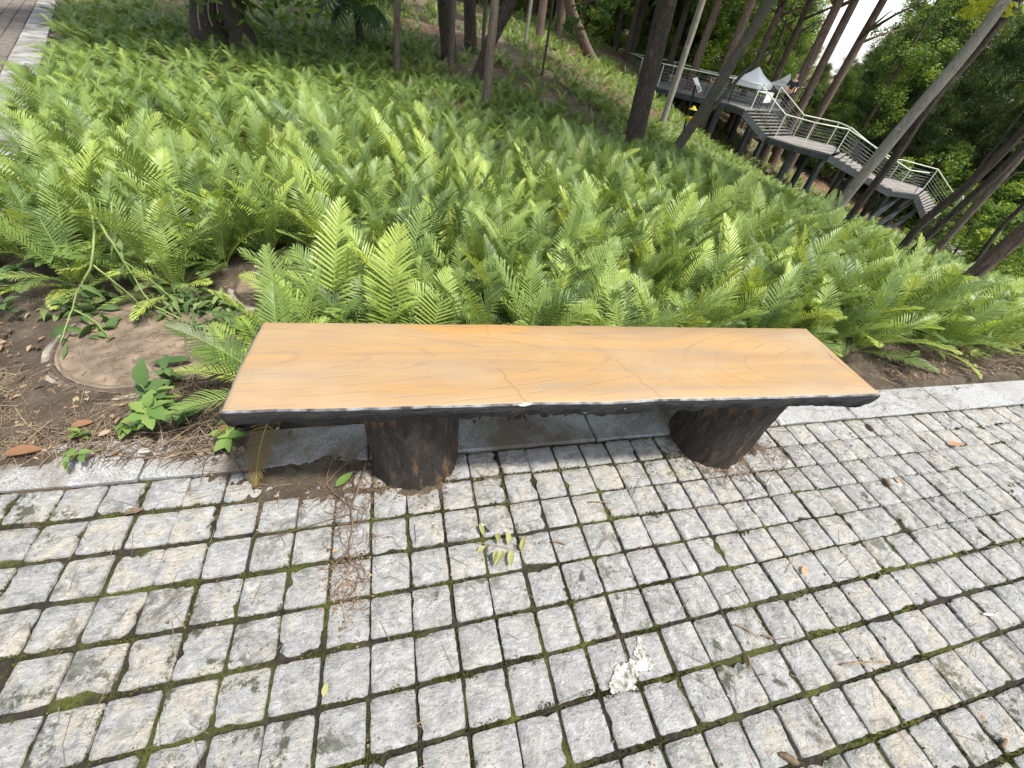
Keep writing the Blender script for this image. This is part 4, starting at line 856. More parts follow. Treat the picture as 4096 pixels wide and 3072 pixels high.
# ------------------------------------------------------------------ ferns
def frond_geo(L, W, npair, e0, e1, rg, segs=3, rach=True, pet=.10, side=0.0, pw=.255):
    """frond in the XZ plane growing along +X, arching from pitch e0 to e1; returns V, F4, F3, material index"""
    N = 24; pts = [Vector((0, 0, 0))]; tang = []
    for i in range(N):
        t = (i + .5) / N; th = e0 + (e1 - e0) * t ** 1.25; ya = side * t
        d = Vector((math.cos(th) * math.cos(ya), math.cos(th) * math.sin(ya), math.sin(th))); tang.append(d); pts.append(pts[-1] + d * (L / N))
    tang.append(tang[-1])
    def at(t): k = min(N - 1e-6, max(0, t * N)); i = int(k); return pts[i].lerp(pts[i + 1], k - i), tang[i].lerp(tang[min(N, i + 1)], k - i).normalized()
    V = []; F4 = []; F3 = []; M4 = []; M3 = []
    if rach:
        K = 9; nb = 3
        for i in range(K + 1):
            t = i / K; p, d = at(t); sd_ = d.cross(Vector((0, 0, 1))); sd_ = sd_.normalized() if sd_.length > 1e-3 else Vector((0, 1, 0)); nn = sd_.cross(d); r = .0034 * (1 - t) + .0007
            for k in range(nb): a = 2 * math.pi * k / nb + .5; V.append(p + sd_ * math.cos(a) * r + nn * math.sin(a) * r)
        for i in range(K):
            for k in range(nb): k2 = (k + 1) % nb; F4.append((i * nb + k, i * nb + k2, (i + 1) * nb + k2, (i + 1) * nb + k)); M4.append(1)
    tw = rg.uniform(-.25, .25)
    for j in range(npair):
        u = (j + .5) / npair; t = pet + (1 - pet) * (1 - (1 - u) ** 1.12); prof_ = (math.sin(math.pi * (u * .9 + .06) ** .82)) ** .8
        ln = W * .5 * max(.05, prof_) * rg.uniform(.92, 1.06); ang = R_(66 - 34 * u ** 1.5) + rg.uniform(-.06, .06)
        sp_w = L * (1 - pet) / npair
        for sgn in (-1, 1):
            if rg.random() < .015: continue
            p, d = at(min(.999, t + (.4 * sp_w / L if sgn > 0 else 0))); sd_ = d.cross(Vector((0, 0, 1))); sd_ = sd_.normalized() if sd_.length > 1e-3 else Vector((0, 1, 0)); nn = sd_.cross(d)
            lift = .26 + rg.uniform(-.10, .12) + tw * sgn
            dr = (d * math.cos(ang) + sd_ * sgn * math.sin(ang)) + nn * lift; dr.normalize(); wd = d - dr * d.dot(dr); wd.normalize(); b = len(V); w0 = sp_w * pw * (1.0 if u < .9 else .8)
            up_ = dr.cross(wd) * (1 if sgn > 0 else -1)
            if up_.dot(nn) < 0: up_ = -up_
            fwd = rg.uniform(.08, .22)
            for s in range(segs):
                q = s / segs; w = w0 * (1.05, 1.0, .92, .72, .5)[int(q * 4)] if segs > 1 else w0
                c = p + dr * (ln * q) + d * (fwd * ln * q * q) - Vector((0, 0, 1)) * (.20 * ln * q * q) + up_ * (.05 * w0 * (1 if s % 2 else -1)); cr_ = up_ * (.45 * w0 * (1 if s % 2 else -1)) if segs > 2 else Vector()
                V += [c - wd * w + cr_, c + wd * w - cr_ * .6]
            V.append(p + dr * ln + d * (fwd * ln) - Vector((0, 0, 1)) * (.24 * ln))
            for s in range(segs - 1): F4.append((b + 2 * s, b + 2 * s + 2, b + 2 * s + 3, b + 2 * s + 1)); M4.append(0)
            e = b + 2 * (segs - 1); F3.append((e, e + 2, e + 1)); M3.append(0)
    return np.array([tuple(v) for v in V]), np.array(F4, int).reshape(-1, 4), np.array(F3, int).reshape(-1, 3), np.array(M4 + M3)
rg = random.Random(33); FV = {}
def fvariant(key, n, Lr, e0r, e1r, mat_, npair, W=.2, segs=4):
    FV[key] = []
    for _ in range(n):
        L = rg.uniform(*Lr); V, F4, F3, mi = frond_geo(L, W * rg.uniform(.85, 1.15) * (L / .5) ** .5, npair, R_(rg.uniform(*e0r)), R_(rg.uniform(*e1r)), rg, segs, side=rg.uniform(-.35, .35))
        me = mesh_np('frond', V, [F4, F3], True, mi); me.materials.append(M[mat_]); me.materials.append(M['rachis']); FV[key].append(me)
fvariant('up', 12, (.40, .60), (70, 84), (30, 58), 'fern', 30, .23)
fvariant('arch', 14, (.36, .58), (48, 66), (-8, 26), 'fern', 30, .235)
fvariant('low', 6, (.36, .50), (22, 44), (-25, 5), 'fern', 27, .21)
fvariant('young', 7, (.30, .44), (66, 86), (25, 60), 'fern_young', 22, .18)
fvariant('younglow', 4, (.32, .46), (30, 50), (-15, 12), 'fern_young', 20, .21)
fvariant('dry', 3, (.32, .46), (18, 40), (-35, -10), 'fern_old', 22, .13)
def fern(loc, rg, label, group, size=1.0, ny=0, dry=0, nf=10, only=None):
    e = empty('fern', loc, 0); tag(e, label, 'fern', group); a0 = rg.random() * 6.3
    lst = []
    for k in range(nf): lst.append((rg.choice(('up', 'up', 'arch')) if k % 3 else rg.choice(('arch', 'low')), a0 + k * 2.4 + rg.uniform(-.3, .3)))
    for k in range(ny): lst.append((rg.choice(('young', 'young', 'younglow')), a0 + rg.random() * 6.3))
    for k in range(dry): lst.append(('dry', a0 + rg.random() * 6.3))
    if only: lst = only
    for it in lst:
        kd, az = it[0], it[1]; s = it[2] if len(it) > 2 else size * rg.uniform(.8, 1.15)
        me = FV[kd][it[3]] if len(it) > 3 else rg.choice(FV[kd])
        o = link('frond', me, e); o.rotation_euler = (rg.uniform(-.12, .12), rg.uniform(-.14, .14), az); o.scale = (s, s, s); o.location = (.02 * math.cos(az), .02 * math.sin(az), rg.uniform(.0, .05))
    return e
# planting of the bed
def in_bed(x, y):
    """near, dense bed"""
    if x < side_x(y) + .12: return False
    if y < 1.36 and x > -.45: return False
    if x <= -.45 and y < 2.12 + max(0, -.9 - x) * .0 - (.25 if x < -1.75 else 0): return False
    if (x + .65) ** 2 + (y - 2.1) ** 2 < .27 ** 2: return False
    if x > 4.9 + .3 * math.sin(y * 3): return False
    yc = 5.7 + .25 * math.sin(x * 1.7) - .42 * max(0, x - 1.0)
    return y < yc
ferns_pts = []; rg = random.Random(77); tries = 0
cell = {}
while tries < 34000:
    tries += 1; x = rg.uniform(-4.6, 5.2); y = rg.uniform(1.3, 6.6)
    if not in_bed(x, y): continue
    md = .182 + .014 * max(0, y - 2.5); i, j = int(x / .2), int(y / .2); ok = True
    for a in range(i - 3, i + 4):
        for b in range(j - 3, j + 4):
            for (u, v) in cell.get((a, b), ()):
                if (u - x) ** 2 + (v - y) ** 2 < md * md: ok = False; break
            if not ok: break
        if not ok: break
    if ok: cell.setdefault((i, j), []).append((x, y)); ferns_pts.append((x, y))
vis = []
for x, y in ferns_pts:
    u, v, zc = proj(x, y, .3)
    inside = bool(zc > 0) and -250 < u < 4350 and -250 < v < 3100; vis.append(((0 if inside else 1e3) + math.hypot(x, y), x, y))
vis.sort(); GRP = 'ferns of the dense bed behind the bench'; far_plants = []
LB = {0: 'green fern with feathery arching fronds in the dense bed behind the bench', 1: 'fern with a few bright yellow-green young fronds in the dense bed behind the bench', 2: 'fern with dry brown lower fronds in the dense bed behind the bench'}
nth = 0
for k, (d, x, y) in enumerate(vis):
    if k < 292 and d < 1e3:
        ny = rg.choice((0, 0, 0, 1, 2, 2)); dry = 1 if (ny == 0 and (x > 1.7 and rg.random() < .35 or rg.random() < .05)) else 0
        fern((x, y, tz(x, y) - .01), rg, LB[2 if dry else (1 if ny else 0)], GRP + (' with dry fronds' if dry else (' with young fronds' if ny else '')), (.81 if x < 2.2 else .76) + rg.uniform(-.1, .12), ny, dry, 12 if y < 3 else 11)
    else: far_plants.append((x, y, 1.0))
# ferns crowding the bench
rg = random.Random(5)
fern((-.45, 1.25, .07), rg, 'fern with wide yellow-green fronds fanning out beyond the left end of the bench', None, only=[('younglow', 2.45, 1.12, 0), ('arch', 3.0, .92, 1), ('low', 3.25, .86, 2), ('younglow', 2.75, .95, 2), ('low', 3.6, .7, 0), ('younglow', 1.9, .9, 1), ('dry', 4.5, .8, 0), ('dry', 4.0, .7, 1), ('up', 1.5, .8, 0), ('arch', .9, .7, 3)])
fern((-.30, 1.52, 0), rg, 'large fern spreading broad green fronds behind the left end of the bench', None, only=[('arch', 2.5, 1.05, 1), ('arch', 2.0, 1.0, 2), ('up', 1.5, 1.1, 2), ('young', 2.6, 1.0, 1), ('arch', 2.9, .8, 4), ('younglow', 5.0, .95, 0), ('young', 5.4, .9, 1), ('arch', .6, .9, 5), ('arch', 1.1, 1.0, 0)])
fern((-.05, 1.50, 0), rg, 'fern with two light green fronds drooping onto the back edge of the bench', None, only=[('younglow', 4.75, 1.06, 2), ('younglow', 4.3, .9, 3), ('arch', 1.6, 1.1, 2), ('up', 1.3, 1.2, 3), ('arch', .3, 1.0, 4), ('arch', 2.8, 1.0, 5), ('up', 2.2, 1.0, 1), ('young', 1.9, 1.0, 0)])
for i, x in enumerate((.35, .62, .95, 1.22, 1.5)):
    fern((x, 1.40 + .06 * math.sin(i * 2.1), 0), rg, 'green fern pressed close against the back of the bench', 'ferns pressed against the back of the bench', .9, i % 2, 0, 9)

# low-detail fronds for the hillside: baked into single stuff meshes
rg = random.Random(101); LOW = []
for k in range(10):
    V, F4, F3, mi = frond_geo(.46, .21, 14, R_(rg.uniform(55, 80)), R_(rg.uniform(-5, 45)), rg, 1, False, side=rg.uniform(-.3, .3), pw=.36); LOW.append((V, F3))
LOWB = []
for k in range(12):
    V, F4, F3, mi = frond_geo(.44, .21, 22, R_(rg.uniform(55, 82)), R_(rg.uniform(0, 50)), rg, 1, False, side=rg.uniform(-.3, .3), pw=.34); LOWB.append((V, F3))
def plants_mesh(name, plants, nf, seed, m, label, cat, zs=None, col=None, LOW=LOW):
    r = np.random.default_rng(seed); P = np.array([(p[0], p[1]) for p in plants]); S = np.array([p[2] for p in plants]); Z = terr(P[:, 0], P[:, 1]) - .02 if zs is None else zs
    VV = []; FF = []; RR = []; base = 0
    for k in range(nf):
        var = r.integers(0, len(LOW), len(P))
        for q in range(len(LOW)):
            sel = np.where(var == q)[0]
            if not len(sel): continue
            V, F3 = LOW[q]; n = len(sel); az = r.uniform(0, 6.3, n)
            X = xforms(np.c_[P[sel], Z[sel] + r.uniform(0, .05, n) * S[sel]], az, S[sel] * r.uniform(.75, 1.2, n), r.normal(0, .16, n), r.uniform(0, 6.3, n))
            W_ = np.einsum('nij,kj->nki', X, np.c_[V, np.ones(len(V))]).reshape(-1, 3); VV.append(W_); FF.append((F3[None] + (np.arange(n) * len(V))[:, None, None]).reshape(-1, 3) + base); base += len(W_)
            cc = np.clip(r.normal(.42, .2, n) if col is None else r.normal(col[sel], .13), 0, 1); RR.append(np.repeat(cc, len(V)))
    o = link(name, mesh_np(name, np.concatenate(VV), [np.concatenate(FF)], False, attrs={'rnd': np.concatenate(RR)}), None, m); tag(o, label, cat, kind='stuff'); return o
BROWN = [((1560, -50), (1740, 200), (1760, 330), (2050, 330), (2230, 450), (2420, 560), (2470, 560), (2400, 460), (2250, 330), (2030, 180), (1960, -50)), ((2250, -20), (2420, 200), (2520, 290), (2560, 260), (2440, 120), (2400, -20)), ((3200, 600), (3330, 730), (3500, 740), (3350, 600)), ((3850, 880), (4130, 1000), (4130, 880), (3900, 820))]
def inpoly(px, py, P):
    c = np.zeros(len(px), bool); n = len(P)
    for i in range(n):
        x0, y0 = P[i]; x1, y1 = P[(i + 1) % n]; hit = ((y0 > py) != (y1 > py)) & (px < (x1 - x0) * (py - y0) / (y1 - y0 + 1e-9) + x0); c ^= hit
    return c
r = np.random.default_rng(4); N = 60000
rr = np.r_[np.sqrt(r.uniform(5.2 ** 2, 14 ** 2, N // 3)), np.sqrt(r.uniform(10 ** 2, 40 ** 2, N - N // 3))]; aa = r.uniform(R_(-30), R_(72), N); hx_ = rr * np.sin(aa); hy_ = rr * np.cos(aa)
keep = np.array([not in_bed(x, y) for x, y in zip(hx_, hy_)]) & (hx_ > side_x(hy_) + .2); hx_, hy_, rr = hx_[keep], hy_[keep], rr[keep]
u, v, zc = proj(hx_, hy_, terr(hx_, hy_) + .1); ok = (u > -150) & (u < 4250) & (v > -150) & (v < 1500); hx_, hy_, rr, u, v = hx_[ok], hy_[ok], rr[ok], u[ok], v[ok]
dens = np.clip(1.2 - (rr - 6) / 55, .55, 1.0) + np.where(u < 1560, .5, 0) + np.where(rr < 9.5, .7, 0)
for P in BROWN: dens = np.where(inpoly(u, v, P), dens * .26, dens)
patch = np.array([mnoise.noise((x * .5, y * .5, 3)) for x, y in zip(hx_, hy_)]); dens = dens * np.clip(.8 + patch * .8, .3, 1)
want = 7800; dens = np.clip(dens, 0, 1.4); sel = np.where(r.random(len(dens)) < dens * (want / dens.sum()))[0]
hp = [(hx_[i], hy_[i], (.60 if rr[i] < 12 else (.74 if rr[i] < 22 else .95)) * r.uniform(.7, 1.2)) for i in sel]
plants_mesh('hillside_ferns', hp, 6, 8, M['fern_far'], 'mass of low ferns spreading over the shaded hillside', 'ferns')
if far_plants: plants_mesh('bed_ferns', [(x, y, .86) for x, y, _ in far_plants], 13, 9, M['fern_far'], 'farther ferns of the bed merging into one green mass', 'ferns', LOW=LOWB)
# hillside leaf litter
n = 9000; rr = np.sqrt(r.uniform(5 ** 2, 36 ** 2, n)); aa = r.uniform(R_(-25), R_(70), n); lx, ly = rr * np.sin(aa), rr * np.cos(aa)
V0, F0 = leaf_geo(1, .5, 2, .3, .25)
k_ = lx > side_x(ly) + .2; lx, ly, rr = lx[k_], ly[k_], rr[k_]; n = len(lx)
tag(scatter_mesh('hillside_litter', np.array(V0), np.array(F0), xforms(np.c_[lx, ly, terr(lx, ly) + .05], r.uniform(0, 6.3, n), r.uniform(.06, .13, n), r.normal(0, .3, n), r.uniform(0, 6.3, n)), r.random(n), M['litter']), 'dry brown fallen leaves covering the forest slope', 'leaf litter', kind='stuff')

# ------------------------------------------------------------------ trees
def crown_mesh(name, clumps, per, lsize, seed, droop=0.0, narrow=.38):
    """clumps: (x,y,z,rad,shade)"""
    r = np.random.default_rng(seed); C = np.array(clumps); n = len(C) * per; ci = np.repeat(np.arange(len(C)), per)
    d = r.normal(0, 1, (n, 3)); d /= np.linalg.norm(d, axis=1)[:, None]; rad = C[ci, 3] * r.random(n) ** .5
    p = C[ci, :3] + d * rad[:, None] * np.array([1, 1, .7]); L = lsize * r.uniform(.6, 1.4, n)
    ax = r.normal(0, 1, (n, 3)); ax[:, 2] = ax[:, 2] * .5 - droop; ax /= np.linalg.norm(ax, axis=1)[:, None]
    up_ = r.normal(0, 1, (n, 3)); up_[:, 2] += .8; sd_ = np.cross(ax, up_); sd_ /= np.linalg.norm(sd_, axis=1)[:, None] + 1e-9
    w = (L * narrow)[:, None]; L = L[:, None]
    V = np.stack([p - ax * L * .5, p + sd_ * w * .5, p + ax * L * .5, p - sd_ * w * .5], 1).reshape(-1, 3)
    F_ = np.arange(n * 4).reshape(-1, 4); rv = np.clip(C[ci, 4] + r.normal(0, .13, n), 0, 1)
    return mesh_np(name, V, [F_], False, attrs={'rnd': np.repeat(rv, 4)})
def clump_cloud(rg, n, zlo, zhi, rfun, crad, shade=(.1, .9)):
    out = []
    for _ in range(n):
        z = rg.uniform(zlo, zhi); R0 = rfun((z - zlo) / (zhi - zlo)); a = rg.uniform(0, 6.3); q = R0 * rg.random() ** .55; out.append((q * math.cos(a), q * math.sin(a), z, crad * rg.uniform(.6, 1.3), rg.uniform(*shade)))
    return out
rg = random.Random(55); CR = {}
def reg(key, me, m): me.materials.append(m); CR.setdefault(key, []).append(me)
for k in range(3): reg('broad', crown_mesh('crown', clump_cloud(rg, 75, -2.2, 3.2, lambda t: 3.0 * math.sin(math.pi * (t * .85 + .1)) ** .6, .75), 190, .17, 60 + k), M['crown_a'])
for k in range(3): reg('tall', crown_mesh('crown', clump_cloud(rg, 120, 3.4, 14, lambda t: 2.9 * math.sin(math.pi * (t * .8 + .14)) ** .7, .7), 150, .19, 70 + k, .2), M['crown_a'])
for k in range(3): reg('feather', crown_mesh('crown', clump_cloud(rg, 150, .8, 11.5, lambda t: 3.3 * (1 - t) ** .55 + .3, .6, (0, .9)), 170, .26, 80 + k, .9, .16), M['crown_b'])
for k in range(3): reg('bush', crown_mesh('crown', clump_cloud(rg, 55, .2, 2.6, lambda t: 1.7 * math.sin(math.pi * (t * .8 + .16)) ** .6, .45, (.2, 1)), 150, .15, 90 + k), M['crown_a'])
def trunk_obj(pts, r0, r1, m, parent, origin, name='trunk', n=12, flare=0.35, jit=.14):
    P = chaikin(pts, 2); k = len(P); b = MB(); o = Vector(origin); tot = sum((P[i + 1] - P[i]).length for i in range(k - 1)); acc = 0; rad = []
    for i in range(k):
        if i: acc += (P[i] - P[i - 1]).length
        u = acc / tot; rad.append((r0 + (r1 - r0) * u) * (1 + flare * math.exp(-acc / (r0 * 2.2))))
    b.tube([p - o for p in P], rad, n, True, jit); return b.build(name, m, parent, True)
def near_tree(pix, R, d0, d1, m, label, top, crown='broad', cs=1.0, name='tree', branches=(), n=14, base_drop=.25, sub=None):
    """pix: list of photo points on the trunk from base upwards, all at about ground range R (or list); top: height where the crown sits"""
    Rs = R if isinstance(R, (list, tuple)) else [R] * len(pix)
    pts = [atr(px, py, r_) for (px, py), r_ in zip(pix, Rs)]; g = tz(pts[0].x, pts[0].y)
    d = (pts[1] - pts[0]).normalized(); b0 = pts[0] - d * max(0, (pts[0].z - g + base_drop) / max(.3, d.z)); P = [b0] + pts
    last = P[-1]; dl = (P[-1] - P[-2]).normalized(); dl = (dl + Vector((0, 0, .6))).normalized(); h = max(.5, top - last.z); tip = last + dl * (h / max(.4, dl.z)); P += [last.lerp(tip, .5), tip]
    e = empty(name, b0, 0); tag(e, label, 'tree'); trunk_obj(P, d0 / 2, d1 / 2 * .7, m, e, b0, n=n)
    for bp, r_, w in branches:
        Q = [atr(px, py, r_) for px, py in bp]; trunk_obj(Q, w / 2, w / 4, m, e, b0, 'branch', 7, 0, .1)
    rg_ = random.Random(int(pix[0][0])); 
    if crown:
        for k in range(4):
            a = k * 1.6 + rg_.random(); q = tip + Vector((math.cos(a) * 2.0, math.sin(a) * 2.0, rg_.uniform(-.6, .9))) * cs; trunk_obj([tip - dl * 1.2 * cs, tip.lerp(q, .5) - Vector((0, 0, .2)), q], d1 * .28, .02, m, e, b0, 'limb', 6, 0, .1)
        c = link('crown', rg_.choice(CR[crown]), e); c.location = tip - b0; c.scale = (cs, cs, cs); c.rotation_euler = (0, 0, rg_.random() * 6)
    return e
near_tree([(2530, 575), (2600, 280), (2668, 0)], 8.6, .32, .27, M['bark_dark'], 'stout dark trunk with furrowed bark rising from the fern bed edge before the walkway', 11, cs=1.1, n=20)
near_tree([(1940, 450), (1960, 220), (1980, 0)], 7.8, .135, .115, M['bark_brown'], 'slim straight brown trunk standing right behind the fern bed', 9, cs=.8)
near_tree([(1915, 300), (1950, 190), (2000, 90), (2046, 0)], 10.4, .25, .20, M['bark_dark'], 'dark leaning trunk crossing behind the slim brown trunk', 10.5, cs=1.1)
near_tree([(1590, 287), (1588, 130), (1590, 0)], 9.6, .12, .11, M['bark_brown'], 'thin upright trunk on the shaded slope right of the fan palm', 9, cs=.8)
near_tree([(1800, 250), (1786, 120), (1780, 0)], 12.5, .36, .30, M['bark_dark'], 'thick dark trunk with a thin stem beside it on the brown slope', 11, cs=1.2)
near_tree([(1802, 295), (1808, 150), (1815, 0)], 11.5, .12, .10, M['bark_brown'], 'thin grey stem growing in front of a thick dark trunk', 9, cs=.6)
near_tree([(1882, 195), (1880, 90), (1878, 0)], 15, .34, .30, M['bark_dark'], 'straight dark trunk between the thick trunk and the leaning trunk', 11.5, cs=1.1)
near_tree([(1930, 250), (1935, 120), (1944, 0)], 13, .10, .09, M['bark_moss'], 'thin mossy sapling stem next to the leaning dark trunk', 8, cs=.6)
near_tree([(2172, 275), (2195, 130), (2212, 0)], 14, .07, .06, M['bark_dark'], 'very thin dark sapling above the sunlit fern strip', 7, cs=.6, branches=(([(2197, 110), (2215, 70), (2245, 30)], 14, .05),))
near_tree([(2357, 222), (2310, 110), (2267, 0)], [27, 26, 25], .52, .42, M['bark_pine'], 'reddish trunk leaning steeply left at the top of the slope', 12, crown='broad', cs=1.2)
near_tree([(2107, 125), (2118, 50), (2125, 0)], 20, .13, .12, M['bark_pale'], 'thin pale stem at the upper edge of the sunlit fern strip', 10, cs=.7)
near_tree([(2160, 120), (2168, 50), (2175, 0)], 26, .40, .36, M['bark_brown'], 'stubby brown trunk on the far side of the slope', 12, cs=1.0)
near_tree([(2240, 145), (2248, 60), (2260, 0)], 26, .36, .32, M['bark_brown'], 'brown trunk beside the steeply leaning reddish trunk', 12, cs=1.0)
near_tree([(2641, 515), (2700, 335), (2757, 165), (2811, 0)], 15.5, .19, .15, M['bark_pale'], 'slender pale grey trunk slanting in front of the walkway deck', 11, cs=.9)
near_tree([(2698, 601), (2787, 479), (2852, 382), (2941, 227), (3055, 49)], [10.0, 10, 10, 10.1, 10.3], .20, .15, M['bark_moss'], 'crooked mossy forked trunk in front of the walkway deck', 9, cs=.9, branches=(([(2770, 520), (2850, 430), (2900, 380), (2990, 270), (3100, 200)], 10.0, .085), ([(2880, 330), (2960, 230), (3020, 200), (3050, 208)], 10.05, .06)))
near_tree([(3315, 877), (3420, 740), (3518, 617), (3697, 406), (3860, 215), (4021, 0)], [8.6, 8.6, 8.6, 8.6, 8.7, 8.8], .155, .135, M['bark_pale'], 'smooth pale trunk leaning right over the lower stairs', 10, cs=1.0, n=16)
near_tree([(3396, 873), (3480, 760), (3567, 650), (3729, 400), (3860, 260), (4050, 30)], [9.3, 9.3, 9.3, 9.3, 9.4, 9.5], .12, .10, M['bark_dark'], 'dark trunk leaning just behind the smooth pale trunk', 10, cs=.9)
near_tree([(3600, 999), (3697, 877), (3830, 780), (3980, 640), (4096, 520), (4200, 400)], 8.2, .11, .095, M['bark_dark'], 'dark crooked trunk leaning across the lowest stairs', 9, cs=.9, branches=(([(3860, 750), (3980, 590), (4096, 440)], 8.2, .05),))
near_tree([(3650, 1005), (3760, 900), (3930, 750), (4096, 590), (4200, 480)], 8.8, .095, .085, M['bark_dark'], 'brown-black leaning trunk right of the crooked trunk', 9, cs=.8)
near_tree([(3725, 1025), (3850, 880), (4000, 720), (4110, 590), (4200, 480)], 9.6, .11, .09, M['bark_brown'], 'grey-brown leaning trunk with thin bare twigs', 9, cs=.9, branches=(([(3930, 790), (4000, 740), (4060, 690), (4110, 690)], 9.6, .03),))
near_tree([(3932, 1064), (4020, 990), (4096, 926), (4250, 800)], 7.4, .17, .155, M['bark_pine'], 'reddish brown trunk with split bark at the right edge of the bed', 10, cs=1.0)
near_tree([(3905, 1040), (4000, 910), (4096, 820), (4200, 700)], 12, .08, .07, M['bark_dark'], 'thin dark pole-like trunk behind the reddish trunk', 8, cs=.6)
def leaf_cluster(tree, pts, per, ls, seed, m, name):
    me = crown_mesh(name, pts, per, ls, seed, .35, .42); me.materials.append(m); o = link(name, me, tree); o.location = -Vector(tree.location); return o
tr_big = [o for o in bpy.data.objects if o.get('label', '').startswith('stout dark trunk')][0]; tr_pale = [o for o in bpy.data.objects if o.get('label', '').startswith('smooth pale trunk')][0]
rg = random.Random(8); br = [atr(2620, -150, 8.6), atr(2520, -60, 8.2), atr(2400, -5, 7.8), atr(2290, 25, 7.4)]
trunk_obj(br, .035, .01, M['bark_dark'], tr_big, tr_big.location, 'branch', 6, 0, .1); pts = []
for k in range(16):
    t_ = rg.uniform(.15, 1.05) * 3; i_ = min(2, int(t_)); q = br[i_].lerp(br[i_ + 1], t_ - i_); pts.append((q.x + rg.gauss(0, .14), q.y + rg.gauss(0, .14), q.z + rg.uniform(-.28, .2), .17, rg.uniform(.05, .35)))
leaf_cluster(tr_big, pts, 13, .11, 5, M['crown_a'], 'leaf_spray')
q = atr(3930, 35, 9.0); leaf_cluster(tr_pale, [(q.x + rg.gauss(0, .12), q.y + rg.gauss(0, .12), q.z + rg.gauss(0, .07), .15, 1.0) for _ in range(6)], 11, .13, 6, M['fern_yl'], 'leaf_spray')
trunk_obj([atr(3990, 50, 8.75), atr(3960, 20, 8.9), q], .012, .005, M['bark_pale'], tr_pale, tr_pale.location, 'branch', 5, 0, 0)
# old twin stump trunk at the upper left
b0 = Vector((-2.75, 10.9, tz(-2.75, 10.9) - .1)); tw = empty('tree', b0); tag(tw, 'old gnarled twin trunk with peeling bark and creepers above the ferns', 'tree')
def lw(px, py, r_): return atr(px, py, r_)
trunk_obj([lw(880, 240, 10.6), lw(850, 130, 10.7), lw(825, 20, 10.8), lw(815, -120, 10.9), lw(800, -900, 11.5)], .27, .21, M['bark_dark'], tw, b0, 'trunk', 20, .2, .35)
trunk_obj([lw(1000, 250, 10.2), lw(975, 170, 10.25), lw(935, 60, 10.3), lw(905, -40, 10.4), lw(830, -900, 10.6)], .18, .15, M['bark_dark'], tw, b0, 'trunk', 18, .2, .3)
tag(tw); rg = random.Random(14)
for k in range(5): x0 = 800 + 40 * k; trunk_obj([lw(x0 + 15 * rg.random(), 120 - 15 * k, 10.2), lw(x0 - 10, 50, 10.25), lw(x0 - 20 + 20 * rg.random(), -40, 10.3)], .014, .009, M['bark_pale'], tw, b0, 'creeper', 5, 0, 0)
cB = link('crown', CR['broad'][0], tw); cB.location = lw(810, -900, 11) - b0 + Vector((0, 0, .5)); cB.scale = (1.2,) * 3
# fan palm
pb = atr(1444, 230, 12.2); pb.z = tz(pb.x, pb.y); pe = empty('fan_palm', pb); tag(pe, 'small fan palm with drooping pleated leaves on the shaded slope', 'palm')
trunk_obj([Vector((0, 0, -.1)), Vector((.02, 0, .45)), Vector((0, .02, .95))], .085, .07, M['bark_dark'], pe, (0, 0, 0), 'trunk', 9)
def fan(rg):
    V = []; F_ = []; nb = 17
    for k in range(nb):
        a = R_(-115 + 230 * k / (nb - 1)); b = len(V); L = .52 * (1 - .18 * abs(a) / 2) * rg.uniform(.9, 1.05); c, s_ = math.cos(a), math.sin(a); w = .026
        V += [(0, 0, 0), (c * L * .55 - s_ * w, s_ * L * .55 + c * w, .02 - .04), (c * L * .55, s_ * L * .55, .015), (c * L * .55 + s_ * w, s_ * L * .55 - c * w, .02 - .04), (c * L, s_ * L, -.16 * rg.uniform(.6, 1.6))]
        F_ += [(b, b + 2, b + 1), (b, b + 3, b + 2), (b + 1, b + 2, b + 4), (b + 2, b + 3, b + 4)]
    return mesh_np('fan_leaf', np.array(V), [np.array(F_)])
rg = random.Random(2); FAN = [fan(rg) for _ in range(4)]
for me in FAN: me.materials.append(M['palm'])
for k in range(15):
    az = k * 2.4; el = R_(rg.uniform(-35, 80)); L = rg.uniform(.35, .6); st = Vector((math.cos(az) * math.cos(el), math.sin(az) * math.cos(el), math.sin(el))) * L; base_ = Vector((0, .02, .93))
    b = MB(); b.tube([base_, base_ + st * .5 + Vector((0, 0, .03)), base_ + st], [.009, .007, .005], 5); b.build('leaf_stalk', M['stem'], pe, True)
    put('fan_leaf', FAN[k % 4], pe, base_ + st, (rg.uniform(-.2, .2), -el + .35, az), rg.uniform(.85, 1.15))

# forest behind the slope and the walkway
rg = random.Random(90)
def make_forest_proto(kind, seed):
    r2 = random.Random(seed); H_ = {'tall': 13.5, 'feather': 11.5, 'bush': 2.2}[kind]; r0 = {'tall': .20, 'feather': .17, 'bush': .05}[kind]
    b = MB(); lean = Vector((r2.uniform(-.6, .6), r2.uniform(-.6, .6), 0)); P = chaikin([Vector((0, 0, -.6)), Vector((0, 0, H_ * .3)) + lean * .3, Vector((0, 0, H_ * .65)) + lean * .5, Vector((0, 0, H_)) + lean], 2)
    b.tube(P, [r0 * (1 - .8 * i / (len(P) - 1)) for i in range(len(P))], 9, True, .15)
    for k in range(0 if kind == 'bush' else 11):
        z = H_ * r2.uniform(.22 if kind == 'feather' else .32, .92); a = r2.random() * 6.3; L = (1 - z / H_ * .6) * r2.uniform(1.6, 3.0); p0 = Vector((0, 0, z)) + lean * (z / H_) * .6; up_ = -.15 if kind == 'feather' else .45
        b.tube([p0, p0 + Vector((math.cos(a) * L * .5, math.sin(a) * L * .5, L * up_ * .6)), p0 + Vector((math.cos(a) * L, math.sin(a) * L, L * up_))], [r0 * .3, r0 * .2, .012], 5)
    me = bpy.data.meshes.new('trunk'); me.from_pydata(b.v, [], b.f); me.update(); me.polygons.foreach_set('use_smooth', [True] * len(me.polygons)); return me
